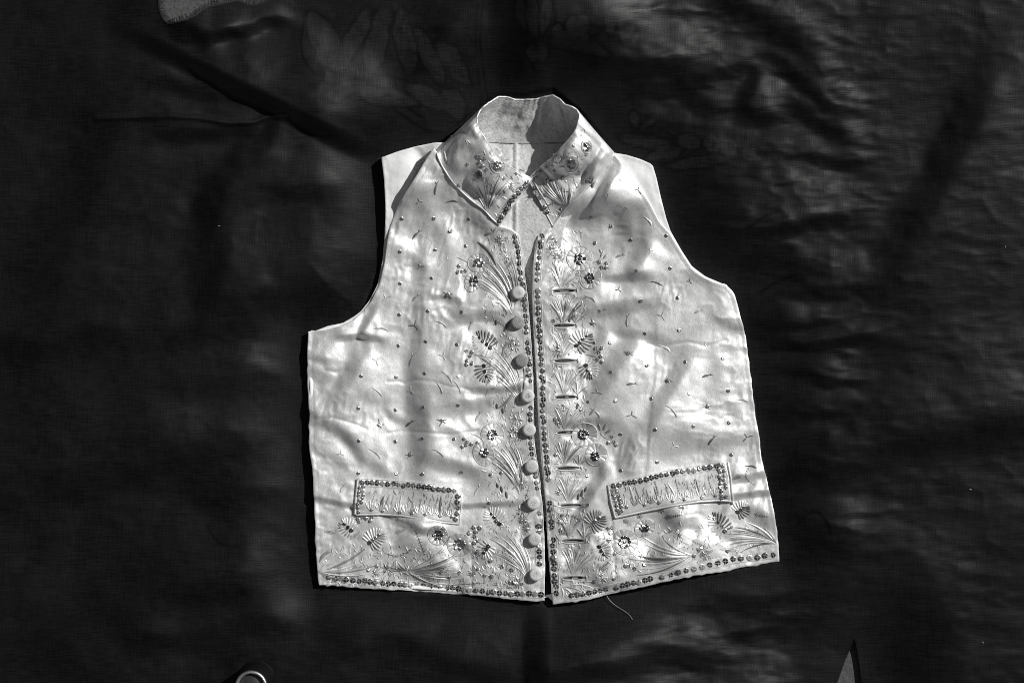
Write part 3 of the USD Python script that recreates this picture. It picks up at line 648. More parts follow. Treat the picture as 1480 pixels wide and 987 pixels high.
def fan(x, y, ang, ln, wid, h, tone_l, tone_r, npet=8, dots=4, label=None):
    """feathery leaf: a spine of small sequins with petals down both sides; (x, y) = foot, ang = direction it grows"""
    fl = xform('embroidered_leaf', WC, label)
    a = math.radians(ang); t = np.array([math.cos(a), -math.sin(a)]); s = np.array([-t[1], t[0]])
    o = np.array([x, y])
    for side, tone in ((-1, tone_l), (1, tone_r)):  # one tone per side, the silk sheen of each stitch direction painted in
        for k in range(npet):
            q = k / (npet - 1)
            foot = o + t * ln * (0.05 + 0.8 * q)
            spread = math.radians(115 - 85 * q)
            l = wid * (0.75 + 0.5 * math.sin(math.pi * (0.2 + 0.75 * q))) * (1 - 0.25 * q)
            dr = t * math.cos(spread) + s * side * math.sin(spread)
            mid = foot + dr * l * 0.55 + t * l * 0.05
            tip = foot + dr * l + t * l * 0.16
            part('petal', blade([foot + dr * 1.5, mid, tip], 2.15 * wid / 14, 1.0, h, 'petal', n=6), tone, fl)
    out = [sequin(*(o + t * ln * (0.0 + 0.85 * k / max(1, dots - 1))), 3.2 - 0.35 * k, h, 0.2, 1.2) for k in range(dots)]
    part('sequin_spine', cat_(out), SEQ, fl)

def spray(base, tips, h, w=1.5, tones=None, bend=0.16, label=None, name='embroidered_spray', prof='grass'):
    """a tuft of long satin-stitched blades from one foot"""
    fl = xform(name, WC, label)
    b = np.array(base, float)
    if prof == 'grass' and len(tips) > 5: tips = list(tips) + [(q[0] + rng.uniform(-6, 6), q[1] + rng.uniform(-2, 9)) for q in tips if rng.random() < .7]
    for k, tp in enumerate(tips):
        tp = np.array(tp, float); dlt = tp - b
        nrm = np.array([dlt[1], -dlt[0]])
        sg = bend * (1 if dlt[0] < 0 else -1)
        mid = b + dlt * 0.5 - nrm * sg * 0.6 
        st = b + dlt * 0.04
        part('blade', blade([st, mid, tp], w * rng.uniform(.7, 1.2), 0.95, h, prof), (tones or (TH_L, TH_M, TH_L, SATIN))[k % len(tones or (1, 2, 3, 4))], fl)  # blade tones alternate: silk colour together with painted-in sheen
    return fl

def berries(pts, h, r=2.9, parent=None, stem=None):
    for x, y in pts:
        put_sequin(x, y, r, h, parent or WC, alone=False, tilt=0.2)
    if stem:
        part('embroidered_stem', blade(stem, 0.7, 0.7, h, 'line'), TH_M, WC)

def fern(pts, h, tone=None, w=0.55, name='embroidered_fern', hair=5.0, parent=None):
    p = spline(pts, 9)
    out = [blade(pts, w, 0.6, h, 'line')]
    t = np.gradient(p, axis=0); t /= np.linalg.norm(t, axis=1, keepdims=True)
    for k in range(1, 9):
        for sd in (-1, 1):
            dr = t[k] * 0.6 + sd * 0.8 * np.array([-t[k][1], t[k][0]])
            l = hair * (1.1 - k / 10)
            out.append(blade([p[k], p[k] + dr * l], w * 0.8, 0.5, h, 'line', n=4))
    part(name, cat_(out), tone or TH_D, parent or WC)

# ------------------------------------------------------------------ left front embroidery
flower(692, 380, 14.5, 12.5, 0, front_h, (TH_G, TH_L, TH_L), 8)
flower(684, 407, 11, 14, -25, front_h, (TH_M, TH_L, TH_M), 7, seqoff=(1, -1), seqr=4.5)
flower(712, 628, 15, 15, 0, front_h, (TH_L, TH_L, TH_L), 9)
flower(699, 656, 13, 16, 30, front_h, (TH_M, TH_L, TH_M), 7, seqoff=(1, -2), seqr=4.5)
flower(664, 787, 16, 15, 0, front_h, (TH_M, TH_M, TH_M), 9, seqr=7)
flower(633, 773, 13, 13, 60, front_h, (TH_D, TH_M, TH_D), 7)
fan(709, 502, 140, 25, 15, front_h, TH_L, TH_D, 8, 4)
fan(699, 529, 285, 18, 14, front_h, TH_M, TH_D, 7, 3)
fan(722, 757, 130, 22, 15, front_h, TH_L, TH_L, 8, 4)
fan(508, 766, 140, 16, 12, front_h, TH_M, TH_L, 7, 3)
fan(534, 784, 40, 20, 14, front_h, TH_L, TH_M, 8, 4)
fan(706, 789, 235, 14, 12, front_h, TH_L, TH_M, 6, 3)
spray((742, 455), [(668, 398), (676, 402), (688, 392), (699, 386), (709, 384), (719, 380), (728, 376), (734, 368), (739, 372), (684, 412), (705, 400)], front_h, 1.5, (TH_M, TH_L, TH_M, SATIN, TH_D, TH_L))
spray((752, 582), [(686, 512), (696, 512), (708, 520), (716, 508), (726, 514), (716, 535), (705, 535), (736, 512), (730, 555), (742, 540)], front_h, 1.6, (TH_M, TH_L, TH_M, SATIN, TH_M))
spray((753, 716), [(703, 652), (713, 646), (722, 643), (732, 646), (742, 640), (749, 648), (756, 655), (727, 680), (718, 668), (735, 664)], front_h, 1.5, (TH_M, TH_L, SATIN, TH_D, TH_L))
spray((764, 838), [(708, 778), (717, 782), (724, 776), (733, 774), (742, 776), (750, 782), (758, 790), (726, 796), (715, 800), (730, 812)], front_h, 1.6, (TH_M, TH_L, SATIN, TH_M, TH_L))
spray((459, 826), [(506, 802), (530, 790), (540, 804), (545, 816), (520, 812), (508, 838), (480, 800), (528, 830)], front_h, 1.9, (TH_L, TH_M, TH_L, TH_M), bend=-0.1)
spray((588, 824), [(640, 792), (660, 800), (655, 812), (648, 822), (662, 832), (634, 846), (620, 842), (610, 800), (630, 806), (560, 818), (575, 812)], front_h, 1.8, (TH_M, TH_D, TH_M, TH_L), bend=-0.1)
berries([(663, 385), (672, 392), (661, 393), (668, 393)], front_h, 3.0, stem=[(680, 382), (670, 376), (660, 372)])
berries([(674, 508), (682, 509), (679, 514), (675, 521), (674, 527), (682, 525)], front_h, 3.0, stem=[(710, 518), (696, 514), (684, 512)])
berries([(671, 634), (675, 639), (673, 643), (681, 642), (668, 646), (690, 640)], front_h, 2.7, stem=[(700, 640), (690, 630), (680, 627)])
berries([(684, 762), (693, 763), (688, 768), (685, 775), (692, 780), (685, 785), (678, 770), (690, 797), (699, 794), (709, 810), (724, 819), (739, 824), (711, 833), (744, 840)], front_h, 3.4)
berries([(517, 749), (523, 747), (529, 749), (535, 752), (518, 754), (537, 747)], front_h, 2.9)
berries([(533, 823), (544, 818), (559, 820), (638, 826), (651, 835), (664, 828), (680, 830), (690, 822), (700, 832)], front_h, 2.7)
for p in [[(720, 705), (718, 698)], [(726, 712), (724, 702)], [(733, 720), (731, 710)], [(718, 591), (718, 583)], [(727, 598), (726, 589)], [(717, 470), (717, 462)]]:
    part('embroidered_bud', blade(p, 2.2, 1.2, front_h, 'leaf', n=7), CHEN, WC)
for p in [[(690, 350), (712, 372), (717, 384)], [(716, 437), (728, 443), (733, 454)], [(728, 480), (732, 472), (738, 462)], [(726, 515), (732, 498), (740, 492)], [(700, 340), (706, 338), (712, 336)], [(462, 812), (470, 800), (478, 797)], [(720, 590), (740, 570), (744, 560)]]:
    part('embroidered_leaf', blade(p, 2.8, 1.0, front_h, 'leaf'), TH_M if rng.random() < .6 else TH_D, WC)
for p in [[(712, 540), (703, 556)], [(713, 462), (728, 470), (735, 480)], [(740, 395), (724, 360), (722, 340)], [(735, 340), (728, 372), (742, 395)], [(738, 520), (730, 505), (738, 488)], [(742, 655), (738, 620), (750, 600)], [(755, 610), (745, 640), (752, 660)], [(765, 700), (752, 735), (740, 752)],
          [(540, 735), (565, 705)], [(555, 798), (580, 802), (598, 790)], [(570, 770), (585, 765)], [(600, 765), (614, 800)], [(640, 790), (650, 775)], [(750, 745), (765, 760), (755, 775)], [(560, 832), (575, 818)], [(505, 780), (520, 768)], [(485, 770), (470, 768)], [(760, 690), (748, 700)], [(720, 850), (750, 848)], [(640, 846), (700, 842)]]:
    fern(p, front_h, TH_M if rng.random() < .6 else TH_D)
# small feathery blossoms beside the edge
def blossom(x, y, r, h, tone, nseq=3):
    fl = []
    for k in range(9):
        a = 2 * math.pi * k / 9 + rng.uniform(-.2, .2)
        fl.append(blade([(x + 1.5 * math.cos(a), y + 1.5 * math.sin(a)), (x + r * math.cos(a), y + r * math.sin(a))], 1.1, 0.9, h, 'petal', n=5))
    part('embroidered_blossom', cat_(fl), tone, WC)
    for k in range(nseq):
        a = rng.uniform(0, 6.28)
        put_sequin(x + 0.45 * r * math.cos(a), y + 0.45 * r * math.sin(a), 2.4, h, WC, alone=False, tilt=.2)
for x, y, r in [(724, 348, 9), (730, 368, 9), (735, 380, 7), (744, 500, 10), (738, 494, 8), (748, 606, 9), (742, 625, 9), (752, 630, 8), (757, 700, 7), (753, 738, 8), (756, 750, 8), (762, 762, 7), (560, 822, 11), (640, 765, 6), (735, 845, 8), (750, 842, 9), (683, 826, 7), (545, 826, 7)]:
    blossom(x, y, r, front_h, rng.choice([TH_L, TH_M, TH_M]))

# ------------------------------------------------------------------ right front embroidery
flower(838, 374, 17, 16, 0, front_h, (TH_L, TH_G, TH_L), 10, seqr=7)
flower(854, 402, 13, 15, -40, front_h, (TH_M, TH_L, TH_M), 8, seqoff=(-2, 0), seqr=5)
flower(845, 628, 17, 15, 20, front_h, (TH_D, TH_L, TH_M), 10, seqoff=(-2, 0), seqr=6.5)
flower(862, 657, 15, 14, 35, front_h, (TH_D, TH_L, TH_M), 8, seqoff=(-2, 2), seqr=5)
flower(903, 783, 17, 17, 0, front_h, (TH_M, TH_D, TH_M), 10, seqr=7)
flower(932, 763, 14, 11, 30, front_h, (TH_M, TH_L, TH_D), 7, seqr=5)
fan(833, 500, 45, 24, 15, front_h, TH_L, TH_D, 8, 4)
fan(847, 528, 305, 16, 13, front_h, TH_L, TH_D, 7, 3)
fan(854, 758, 40, 18, 15, front_h, TH_M, TH_D, 8, 3)
fan(866, 790, 300, 15, 13, front_h, TH_M, TH_L, 7, 3)
fan(1048, 767, 130, 28, 14, front_h, TH_L, TH_D, 8, 4)
fan(1066, 740, 35, 14, 12, front_h, TH_L, TH_D, 7, 3)
for k in range(9):
    x0 = HOLES[k][0] + 8; yb = HOLES[k][1] - 5; yt = (HOLES[k - 1][1] + 9) if k else 378
    nb = 13 + k % 3
    wide = rng.uniform(40, 54)
    tl = [(x0 - 10 + wide * (q / nb) ** rng.uniform(.9, 1.1), yt + rng.uniform(0, 6) + 0.5 * (yb - yt) * abs(q / nb - .3) ** 1.6) for q in range(nb)]
    tl = [(px, min(py, yb - 5)) for px, py in tl]
    spray((x0 + 2 + 5 * rng.random(), yb + 1), tl, front_h, 2.0, rng.choice([(TH_L, TH_M, TH_G, SATIN, TH_G), (TH_G, TH_L, TH_M, TH_G), (TH_M, SATIN, TH_G, TH_L, TH_M, TH_D)]), bend=rng.uniform(.02, .12))
    if k in (1, 3, 5, 7):
        spray((x0 + 24, yb + 1), [(x0 + 10, yb - 18), (x0 + 34, yb - 22), (x0 + 40, yb - 12), (x0 + 22, yb - 26)], front_h, 1.3, (TH_M, TH_L), bend=0.05)
spray((812, 868 - 20), [(812, 866), (830, 862), (845, 858), (858, 850), (862, 842)], front_h, 1.2, (TH_L, SATIN, TH_M))
spray((1001, 802), [(925, 772), (934, 786), (942, 790), (918, 812), (930, 806), (940, 818), (950, 826), (960, 780), (975, 790), (912, 800), (955, 800), (922, 822)], front_h, 2.1, (TH_L, SATIN, TH_M, TH_L, TH_D), bend=-0.12)
spray((1122, 785), [(1050, 768), (1062, 762), (1080, 755), (1104, 762), (1060, 784), (1058, 792), (1072, 797), (1050, 778), (1112, 770), (1090, 780)], front_h, 2.0, (TH_M, TH_D, TH_L, TH_M, SATIN), bend=0.12)
berries([(866, 379), (869, 387), (877, 387), (876, 381)], front_h, 3.0, stem=[(856, 380), (866, 375), (870, 368)])
berries([(861, 503), (869, 503), (865, 509), (868, 515), (863, 520), (870, 523)], front_h, 3.0, stem=[(846, 512), (856, 514), (862, 516)])
berries([(884, 631), (879, 640), (887, 639), (891, 643)], front_h, 2.8, stem=[(868, 625), (874, 632), (880, 634)])
berries([(879, 764), (885, 762), (883, 770), (884, 778), (880, 782), (888, 800), (888, 836), (860, 840), (809, 755), (818, 755), (810, 766), (803, 677 - 20), (813, 745)], front_h, 2.9)
berries([(1003, 803), (1010, 794), (1052, 796), (904, 818), (917, 822), (803, 606), (799, 464), (1040, 726), (1058, 726), (932, 815)], front_h, 3.1)
for p in [[(835, 722), (837, 712)], [(840, 718), (842, 706)], [(845, 711), (848, 702)], [(823, 466), (823, 455)], [(834, 592), (835, 582)]]:
    part('embroidered_bud', blade(p, 2.2, 1.2, front_h, 'leaf', n=7), CHEN, WC)
for p in [[(870, 366), (866, 360)], [(868, 372), (872, 362)], [(872, 374), (878, 367)], [(868, 622), (865, 612)], [(872, 622), (876, 612)], [(875, 626), (884, 620)], [(860, 590), (852, 600)], [(790, 352), (798, 340), (808, 338)], [(795, 440), (808, 455), (812, 470)], [(965, 770), (975, 765)]]:
    part('embroidered_leaf', blade(p, 2.2, 1.0, front_h, 'leaf', n=7), TH_M, WC)
for p in [[(798, 350), (812, 365), (806, 382)], [(808, 340), (820, 350)], [(830, 400), (845, 388)], [(800, 500), (815, 505), (824, 515)], [(800, 595), (822, 600), (845, 595)], [(800, 612), (830, 606)], [(800, 640), (815, 650), (826, 645)], [(805, 750), (825, 745), (838, 752)], [(806, 768), (826, 772)],
          [(960, 748), (985, 744)], [(900, 750), (912, 758)], [(940, 800), (952, 812)], [(1090, 742), (1110, 746)], [(1000, 780), (1022, 790)], [(1010, 806), (1030, 796)], [(865, 825), (880, 812)], [(842, 532), (840, 548)], [(870, 840), (895, 832)], [(1005, 815), (1030, 806)], [(960, 815), (985, 806)], [(1085, 672), (1078, 685), (1090, 700)], [(1072, 686), (1060, 692)]]:
    fern(p, front_h, TH_M if rng.random() < .6 else TH_D)
for x, y, r in [(800, 348, 8), (798, 362, 9), (806, 372, 8), (812, 500, 9), (806, 510, 8), (826, 455, 7), (812, 590, 9), (838, 590, 7), (806, 608, 7), (812, 752, 9), (808, 690 + 20, 6), (1016, 795, 10), (980, 772, 7), (870, 835, 9), (955, 735, 7), (908, 815, 6), (985, 735, 6), (925, 745, 5), (1020, 802, 8)]:
    blossom(x, y, r, front_h, rng.choice([TH_L, TH_M, TH_M]), 2)

# fine stitches that fill the embroidered borders
for region, count, h in (((700, 764, 335, 855), 520, 0), ((792, 846, 335, 862), 660, 0), ((470, 770, 790, 850), 420, 0), ((830, 1110, 760, 850), 420, 0)):
    for tone in (TH_M, TH_G, TH_L):
        out = []
        for k in range(count // 3):
            x, y = rng.uniform(*region[:2]), rng.uniform(*region[2:])
            if region[0] == 830 and y > 866 - (x - 800) * 0.19 - 14: continue
            if region[0] == 700 and x > 741 + (y - 335) * 0.065: continue
            if region[0] == 792 and x < 790 + (y - 335) * 0.03: continue
            if any(abs(y - q[1]) < 6 and q[0] - 3 < x < q[0] + q[2] + 6 for q in HOLES): continue
            a = rng.gauss(math.pi / 2, 0.8); l = rng.uniform(3, 9); c = rng.uniform(-2, 2)
            out.append(blade([(x, y), (x + .5 * l * math.cos(a) + c, y - .5 * l * math.sin(a)), (x + l * math.cos(a), y - l * math.sin(a))], rng.uniform(.5, 1.3), .6, front_h, 'leaf', n=5))
        part('fine_stitches', cat_(out), tone, WC, kind='stuff')

# ------------------------------------------------------------------ flap embroidery
for x0, x1, fx, pf in ((530, 655, lambda x: 743 + (x - 530) * 0.085, PF[0]), (902, 1036, lambda x: 740 - (x - 900) * 0.13, PF[1])):
    for k in range(13):
        x = x0 + (x1 - x0) * (k + rng.uniform(.1, .9)) / 13
        y = fx(x) - 6
        lean = (-1 if pf == PF[1] else 1) * rng.uniform(2, 10)
        top = y - rng.uniform(18, 32)
        if k % 3 == 1: part('blade', blade([(x, y), (x + lean * .4, y - 10), (x + lean * 1.4, top)], rng.uniform(1.3, 2.3), 0.7, flap_h, 'leaf'), rng.choice([TH_M, TH_D, TH_G]), pf)
        else: fern([(x, y), (x + lean * .7, (y + top) / 2), (x + lean * 1.2, top)], flap_h, rng.choice([TH_M, TH_D, TH_G]), .5, 'fern_stem', 4.0, pf)
        out = []
        for q in (-2, -1, 0, 1, 2):
            out.append(blade([(x + .6 * q, y - 1), (x + 2.6 * q, y - rng.uniform(4, 9)), (x + 3.4 * q, y - rng.uniform(9, 15))], 1.3, 0.6, flap_h, 'leaf', n=6))
        part('leaf_tuft', cat_(out), rng.choice([TH_M, TH_L, TH_L]), pf)
        if k % 2 == 0: put_sequin(x + 2, y - 1, 2.7, flap_h, pf, alone=False)
    out = []
    for k in range(60):
        x = rng.uniform(x0, x1); y = fx(x) - rng.uniform(8, 34)
        out.append(blade([(x, y), (x + rng.uniform(-3, 3), y - rng.uniform(3, 7))], 0.5, 0.5, flap_h, 'line', n=4))
    part('fine_stitches', cat_(out), TH_D, pf, kind='stuff')

# ------------------------------------------------------------------ collar embroidery
flower(719, 240, 9, 10, 30, collar_h, (TH_M, TH_D, TH_M), 8, seqr=4.5)
flower(691, 254, 6, 8, 0, collar_h, (TH_M, TH_L, TH_M), 6, seqr=3)
spray((704, 308), [(699, 256), (706, 258), (714, 260), (722, 256), (730, 252), (690, 268), (684, 276), (734, 268), (728, 280)], collar_h, 1.3, (TH_L, TH_M, SATIN, TH_D), bend=.06)
berries([(690, 226), (694, 229), (693, 235), (746, 251), (720, 284), (738, 268), (664, 268), (675, 238)], collar_h, 2.6)
blossom(737, 268, 7, collar_h, TH_L, 3)
flower(826, 238, 9, 11, -20, collar_h, (TH_M, TH_D, TH_M), 8, seqr=4.5)
flower(806, 230, 7, 6, 0, collar_h, (TH_M, TH_M, TH_M), 6, seqr=3)
spray((820, 300), [(785, 256), (790, 252), (797, 256), (804, 262), (790, 270), (795, 276), (806, 272), (812, 270), (818, 266), (824, 272), (782, 268)], collar_h, 1.3, (TH_L, TH_D, SATIN, TH_M), bend=-.08)
spray((857, 272), [(848, 258), (862, 260), (858, 256)], collar_h, 1.3, (TH_D, TH_M))
berries([(841, 197), (847, 224), (793, 297), (775, 250 + 6), (830, 210)], collar_h, 2.4)
for p in [[(840, 190), (844, 186), (846, 193)], [(676, 210), (674, 203), (680, 208)], [(642, 219), (644, 228), (645, 236)], [(652, 196), (653, 199)], [(690, 226), (700, 222)]]:
    part('embroidered_sprig', blade(p, 0.9, 0.8, collar_h, 'leaf'), TH_L, WC)

for tone, cnt in ((TH_D, 40), (TH_M, 70), (TH_L, 60)):
    out = []
    while len(out) < cnt:
        x, y = rng.uniform(675, 850), rng.uniform(215, 318)
        z = ILw(x, y) if x < 766 else IRw(x, y)
        if np.isnan(z) or (abs(x - 766) > 75): continue
        a, l = rng.gauss(math.pi / 2 + (0.3 if x < 766 else -0.3), .7), rng.uniform(3, 10)
        e = (x + l * math.cos(a), y - l * math.sin(a))
        z = ILw(*e) if x < 766 else IRw(*e)
        if np.isnan(z): continue
        out.append(blade([(x, y), ((x + e[0]) / 2 + rng.uniform(-1.5, 1.5), (y + e[1]) / 2), e], rng.uniform(.6, 1.6), .6, collar_h, 'leaf', n=5))
    part('fine_stitches', cat_(out), tone, CO, kind='stuff')
flower(848, 212, 7, 9, 10, collar_h, (TH_D, TH_M, TH_D), 6, seqr=3.5)
berries([(697, 240), (703, 246), (683, 262), (700, 230), (728, 258), (800, 248), (812, 258), (836, 250), (818, 226), (797, 240), (788, 282), (846, 262), (852, 258)], collar_h, 2.7)

# ------------------------------------------------------------------ scattered spangles and sprigs
SPANGLES = [(581, 316.5), (627, 316), (677, 317), (672.5, 356), (578, 364), (629, 362), (578, 410), (623, 402.5), (577, 455), (618, 450), (666.5, 451), (575, 500), (615, 494), (660, 498), (572.5, 545), (613, 540), (663.5, 543), (522, 543.5), (518, 590), (571, 592.6), (611, 588.5), (662, 586),
            (518.5, 637), (571, 638), (610, 634), (656, 634), (518, 684), (573, 684), (611, 685), (667, 683), (707, 727), (911.6, 347), (962.6, 341), (919, 392), (968.5, 388), (927, 435), (979, 430.5), (875, 448), (931.6, 482.5), (982, 477), (882, 495), (935, 529), (990, 523), (1045, 518), (882, 538),
            (890, 579), (941, 576), (997, 568), (1052.5, 565), (897, 628), (947, 621), (1002, 616), (1053.5, 610.6), (1057, 657), (950, 668), (897, 258.6), (905, 302), (853, 314.5), (860, 351), (897, 680), (849, 687), (849, 581), (849, 729), (858, 496), (866, 450), (709, 685), (724, 684)]
SPRIGS = [(606, 291, 0), (652, 293, 1), (602, 339, 2), (652, 334, 3), (630, 272, 2), (608, 385, 0), (641, 379, 2), (558, 431, 0), (601, 430, 2), (647, 426, 3), (599, 471, 0), (636, 469, 1), (680, 471, 2), (550, 477, 1), (544, 522, 0), (595, 520, 2), (640, 515, 0), (544, 567, 1), (593, 565, 0), (634, 561, 1), (549, 613, 3), (592, 612, 2),
          (639, 608, 3), (492, 656, 0), (541, 656, 1), (592, 657, 3), (632, 655, 1), (495, 705, 2), (690, 708, 2), (691, 602, 2), (660, 560, 1), (896, 370, 2), (941, 363, 0), (894, 419, 0), (948, 411, 1), (997, 407, 0), (907, 463, 2), (956, 457, 0), (1010, 450, 2), (908, 510, 3), (960, 504, 1), (1018, 497, 0), (913, 555, 2), (966, 549, 3), (1022, 543, 2),
          (1073, 580, 1), (913, 600, 0), (970, 595, 1), (1022, 587, 3), (924, 650, 2), (975, 645, 0), (1029, 636, 2), (1080, 632, 0), (863, 567, 0), (878, 286, 2), (936, 320, 1), (882, 327, 3), (922, 275, 0), (856, 466, 3), (852, 432, 1), (1083, 676, 1), (860, 597, 1), (645, 545, 1)]
for x, y in SPANGLES:
    put_sequin(x, y, 2.7, front_h, WC, alone=False, tilt=.16, cross=False)
for x, y, k in SPRIGS:
    out, tone = [], rng.choice([TH_M, TH_M, TH_G, TH_D])
    if x > 640 and rng.random() < .2: tone = TH_L
    j = lambda: rng.uniform(-1, 1)
    th, sc = rng.uniform(-.7, .7), rng.uniform(.75, 1.15)
    turn = lambda p: (x + sc * ((p[0] - x) * math.cos(th) - (p[1] - y) * math.sin(th)), y + sc * ((p[0] - x) * math.sin(th) + (p[1] - y) * math.cos(th)))
    blade0 = blade
    bl = lambda pts, *a, **k_: blade0([turn(p) for p in pts], *a, **k_)
    if k == 0:      # three forked stitches
        for a in (100 + 15 * j(), 200 + 15 * j(), 335 + 15 * j()):
            a = math.radians(a); l = rng.uniform(6, 9)
            out.append(bl([(x, y), (x + .5 * l * math.cos(a), y - .5 * l * math.sin(a) - .5), (x + l * math.cos(a), y - l * math.sin(a))], 0.9, .7, front_h, 'leaf', n=6))
    elif k == 1:    # a curved leaf falling to the right
        out += [bl([(x - 9, y - 6), (x, y - 3 + j()), (x + 9, y + 6)], 0.8, .7, front_h, 'line'), bl([(x - 1, y - 3), (x + 5, y), (x + 9, y + 6)], 1.7, .8, front_h, 'leaf')]
    elif k == 2:    # a leaf rising to the right with a twig
        out += [bl([(x - 6, y + 7), (x - 2, y + 1), (x + 3, y - 3)], 2.0, .8, front_h, 'leaf'), bl([(x - 1, y), (x + 4, y - 4), (x + 9, y - 6)], .7, .7, front_h, 'line'), bl([(x + 3, y - 3), (x + 4, y - 8)], .7, .6, front_h, 'line', n=4)]
    else:           # a spangle with legs
        for a in (160 + 20 * j(), 215 + 20 * j(), 330 + 20 * j(), 20 + 15 * j()):
            a = math.radians(a); l = rng.uniform(6, 9)
            out.append(bl([(x + 1.5 * math.cos(a), y - 1.5 * math.sin(a)), (x + l * math.cos(a), y - l * math.sin(a))], 0.8, .7, front_h, 'leaf', n=6))
    part('embroidered_sprig', cat_(out), tone, WC)
    if k == 3: put_sequin(x, y, 3.2, front_h, WC, alone=False, tilt=.2)
part('small_sequins', cat_(small), SEQ, WC, kind='stuff')
part('sequin_stitches', cat_(stitches), TH_M, WC, kind='stuff')

# ------------------------------------------------------------------ buttonholes and buttons
for x, y, w in HOLES:
    bh = xform('buttonhole', WC)
    ya = lambda px: y - 0.03 * (px - x)
    for sgn in (-1, 1):
        p = [(x - 2, y + sgn * 1.0), (x + w * .25, ya(x + w * .25) + sgn * 3.2), (x + w * .7, ya(x + w * .7) + sgn * 3.2), (x + w + 3, ya(x + w) + sgn * 1.4)]
        part('welt', blade(p, 1.2, 0.9, front_h, 'line', lift=0.1), TH_G if sgn < 0 else SATIN, bh)
    part('bar_tack', blade([(x + w + 3, ya(x + w) - 3.2), (x + w + 3.4, ya(x + w) + 3.2)], 1.6, 1.3, front_h, 'line', n=5), TH_M, bh)

def lathe(prof, x, y, z0, n=36, tilt=(0, 0)):
    a = np.arange(n) * 2 * math.pi / n
    V = []
    for r, z in prof:
        X, Y = r * np.cos(a), r * np.sin(a)
        V.append(np.column_stack([x + X, y + Y, z0 + z + tilt[0] * X + tilt[1] * Y]))
    V = np.vstack(V); F = []
    for k in range(len(prof) - 1):
        i = k * n + np.arange(n); j = k * n + (np.arange(n) + 1) % n
        F += [np.stack([i, i + n, j + n], 1), np.stack([i, j + n, j], 1)]
    return V, np.vstack(F)

BUTTONS = [(749, 423, 0), (748.5, 466, 1), (754, 521, 1), (763, 572, 2), (765, 621, 0), (768.5, 674, 0), (771, 727, 0), (773, 779, 0), (774.5, 830, 0)]
for x, y, k in BUTTONS:
    bx = xform('button', WC, {0: None, 1: 'worn dark silk button', 2: 'button with a dark worn centre'}[k])
    z0 = float(front_h(np.array([x]), np.array([y]))[0])
    r = 9.6
    prof = [(3.0, -1), (r * .93, 0.6), (r * 1.0, 2.2), (r * 1.0, 4.6), (r * .97, 5.8), (r * .9, 6.8), (r * .8, 7.3), (r * .6, 7.6), (r * .4, 7.7), (r * .2, 7.7), (0.01, 7.7)]
    v, f = lathe(prof, x, y, z0, 40, (rng.uniform(-.06, .06), rng.uniform(-.06, .06)))
    v[:, 2] += 0.9 * n2(v[:, 0], v[:, 1], 5, 61, 2) * (v[:, 2] > z0 + 5)
    part('button_cover', (v, f), BTN_D if k == 1 else BTN, bx)
    out = []
    top = lambda px, py: np.full(np.shape(px), z0 + 7.5)
    for q in range(6):
        a = q * math.pi / 3 + rng.uniform(-.2, .2)
        out.append(blade([(x + 1 * math.cos(a), y + 1 * math.sin(a)), (x + 4.2 * math.cos(a), y + 4.2 * math.sin(a))], 0.7, 0.5, top, 'line', n=4))
    part('button_stitches', cat_(out), CHEN if k == 2 else TH_M, bx)
part('button_thread', tube(on(lerp_line([(757, 532), (758, 548), (757, 562)], 3), front_h, 0.5), 0.7, 5), TH_D, WC, label='loose sewing thread between two buttons')

# loose thread hanging from the right hem
q = spline([(876, 858), (884, 870), (898, 880), (908, 887), (914, 895)], 22)
part('loose_thread', tube(np.column_stack([q, cloth_h(q[:, 0], q[:, 1]) + 1.0 + np.linspace(4, 0, 22)]), 0.42, 5), TH_M, WC, label='thread hanging off the hem onto the cloth')

# ------------------------------------------------------------------ fringe of the cloth at the far corner
out = []
ed = np.array(cloth_poly.exterior.coords)
for (a, b) in zip(ed[3:23], ed[4:24]):
    n = max(1, int(np.hypot(*(b - a)) / 0.8))
    for k in range(n):
        p = a + (b - a) * (k + rng.random()) / n
        if p[1] < -20: continue
        t = (b - a) / np.hypot(*(b - a)); o = np.array([t[1], -t[0]])
        if o[1] > 0.2: o = -o
        l = rng.uniform(2, 7) * (0.6 + 0.8 * meshkit.noise(np.array([p[0] / 9, 0, 0.3])))
        e = p + o * l + t * rng.uniform(-3, 3)
        z = float(cloth_h(p[0], p[1]))
        out.append(tube(np.array([[*(p - o * 2), z + 0.3], [*((p + e) / 2), z + 1], [*e, max(0.3, z - 2)]]), 0.5, 4))
part('fringe', cat_(out), FRINGE, CL, kind='stuff', label='frayed edge of the cloth')

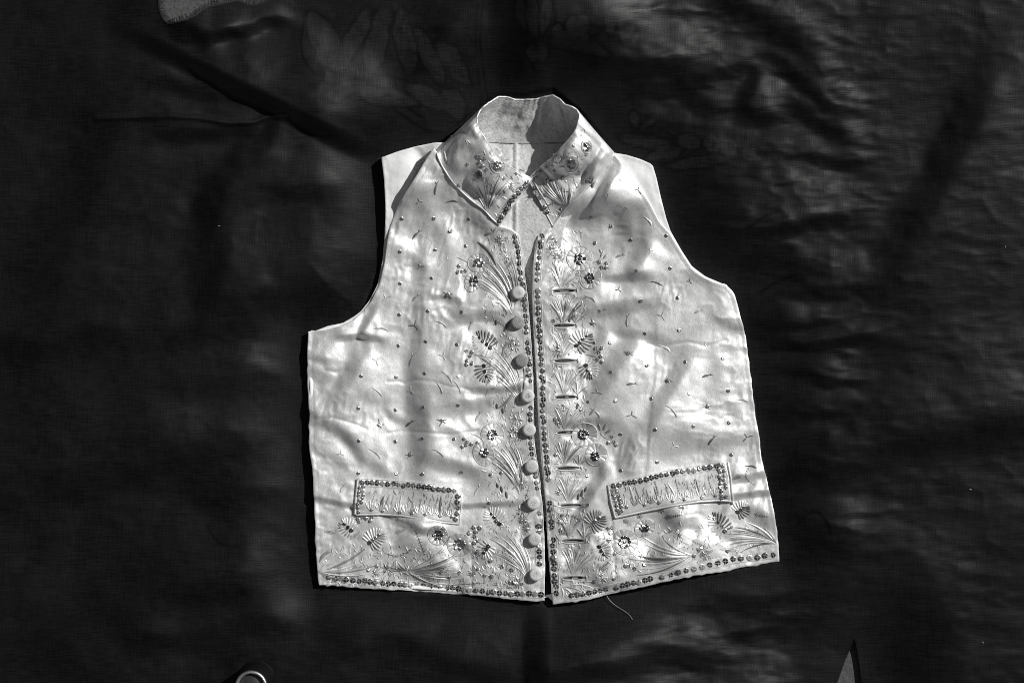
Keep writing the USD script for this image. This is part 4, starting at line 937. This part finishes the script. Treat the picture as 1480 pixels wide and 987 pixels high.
out = []
for k in range(6):
    x, y = rng.uniform(300, 1460), rng.uniform(10, 980)
    if WAIST.distance(shapely.Point(x, y)) < 12: continue
    z, a, l = float(cloth_h(x, y)), rng.uniform(0, 6.28), rng.uniform(.5, 2.2)
    out.append(tube(np.array([[x, y, z + .5], [x + l * math.cos(a), y + l * math.sin(a), z + .8], [x + 1.7 * l * math.cos(a + .4), y + 1.7 * l * math.sin(a + .4), z + .5]]), 0.3, 4))
part('lint', cat_(out), TH_G, CL, kind='stuff', label='pale specks of lint')

# ------------------------------------------------------------------ black ribbed cylinder with a bright rim
LB = xform('lens', label='black ribbed lens with bright metal rim standing on the cloth below the waistcoat', cat='lens')
lx, ly, lz = (374.5 - 740) * U, (493.5 - 976.5) * U, 3 * U
def lathe_m(prof, n=64):
    v, f = lathe([(r * U, z * U) for r, z in prof], 0, 0, 0, n)
    return v + np.array([lx, ly, lz]), f
part('barrel', lathe_m([(26, 0), (31, 0.1), (31, 1), (27, 20), (25, 22), (24.5, 60), (24.5, 78), (23.5, 80), (22.5, 80.2), (22.5, 70)]), BLACKP, LB, smooth=35, raw=True)
for k in range(44):
    a = 2 * math.pi * k / 44
    bxm = trimesh.creation.box((3.2 * U, 2.2 * U, 17 * U))
    bxm.apply_translation((30.3 * U, 0, 9.5 * U)); bxm.apply_transform(trimesh.transformations.rotation_matrix(a, (0, 0, 1)))
    part('grip_rib', (np.array(bxm.vertices) + np.array([lx, ly, lz]), np.array(bxm.faces)), BLACKP, LB, smooth=False, raw=True)
part('rim', lathe_m([(22.6, 74), (22.6, 81), (22.2, 82.6), (21.4, 83.7), (20.6, 84), (19.8, 83.6), (19.2, 82.4), (19.0, 78)]), STEEL, LB, smooth=50, raw=True)
part('retaining_ring', lathe_m([(18.9, 77), (18.9, 79), (18.3, 79.4), (17.7, 78.6), (17.6, 76)]), STEEL, LB, smooth=40, raw=True)
part('glass', lathe_m([(17.8, 75), (16, 76.6), (12, 78.2), (8, 79.2), (4, 79.8), (0.01, 80)]), LENSG, LB, smooth=True, raw=True)
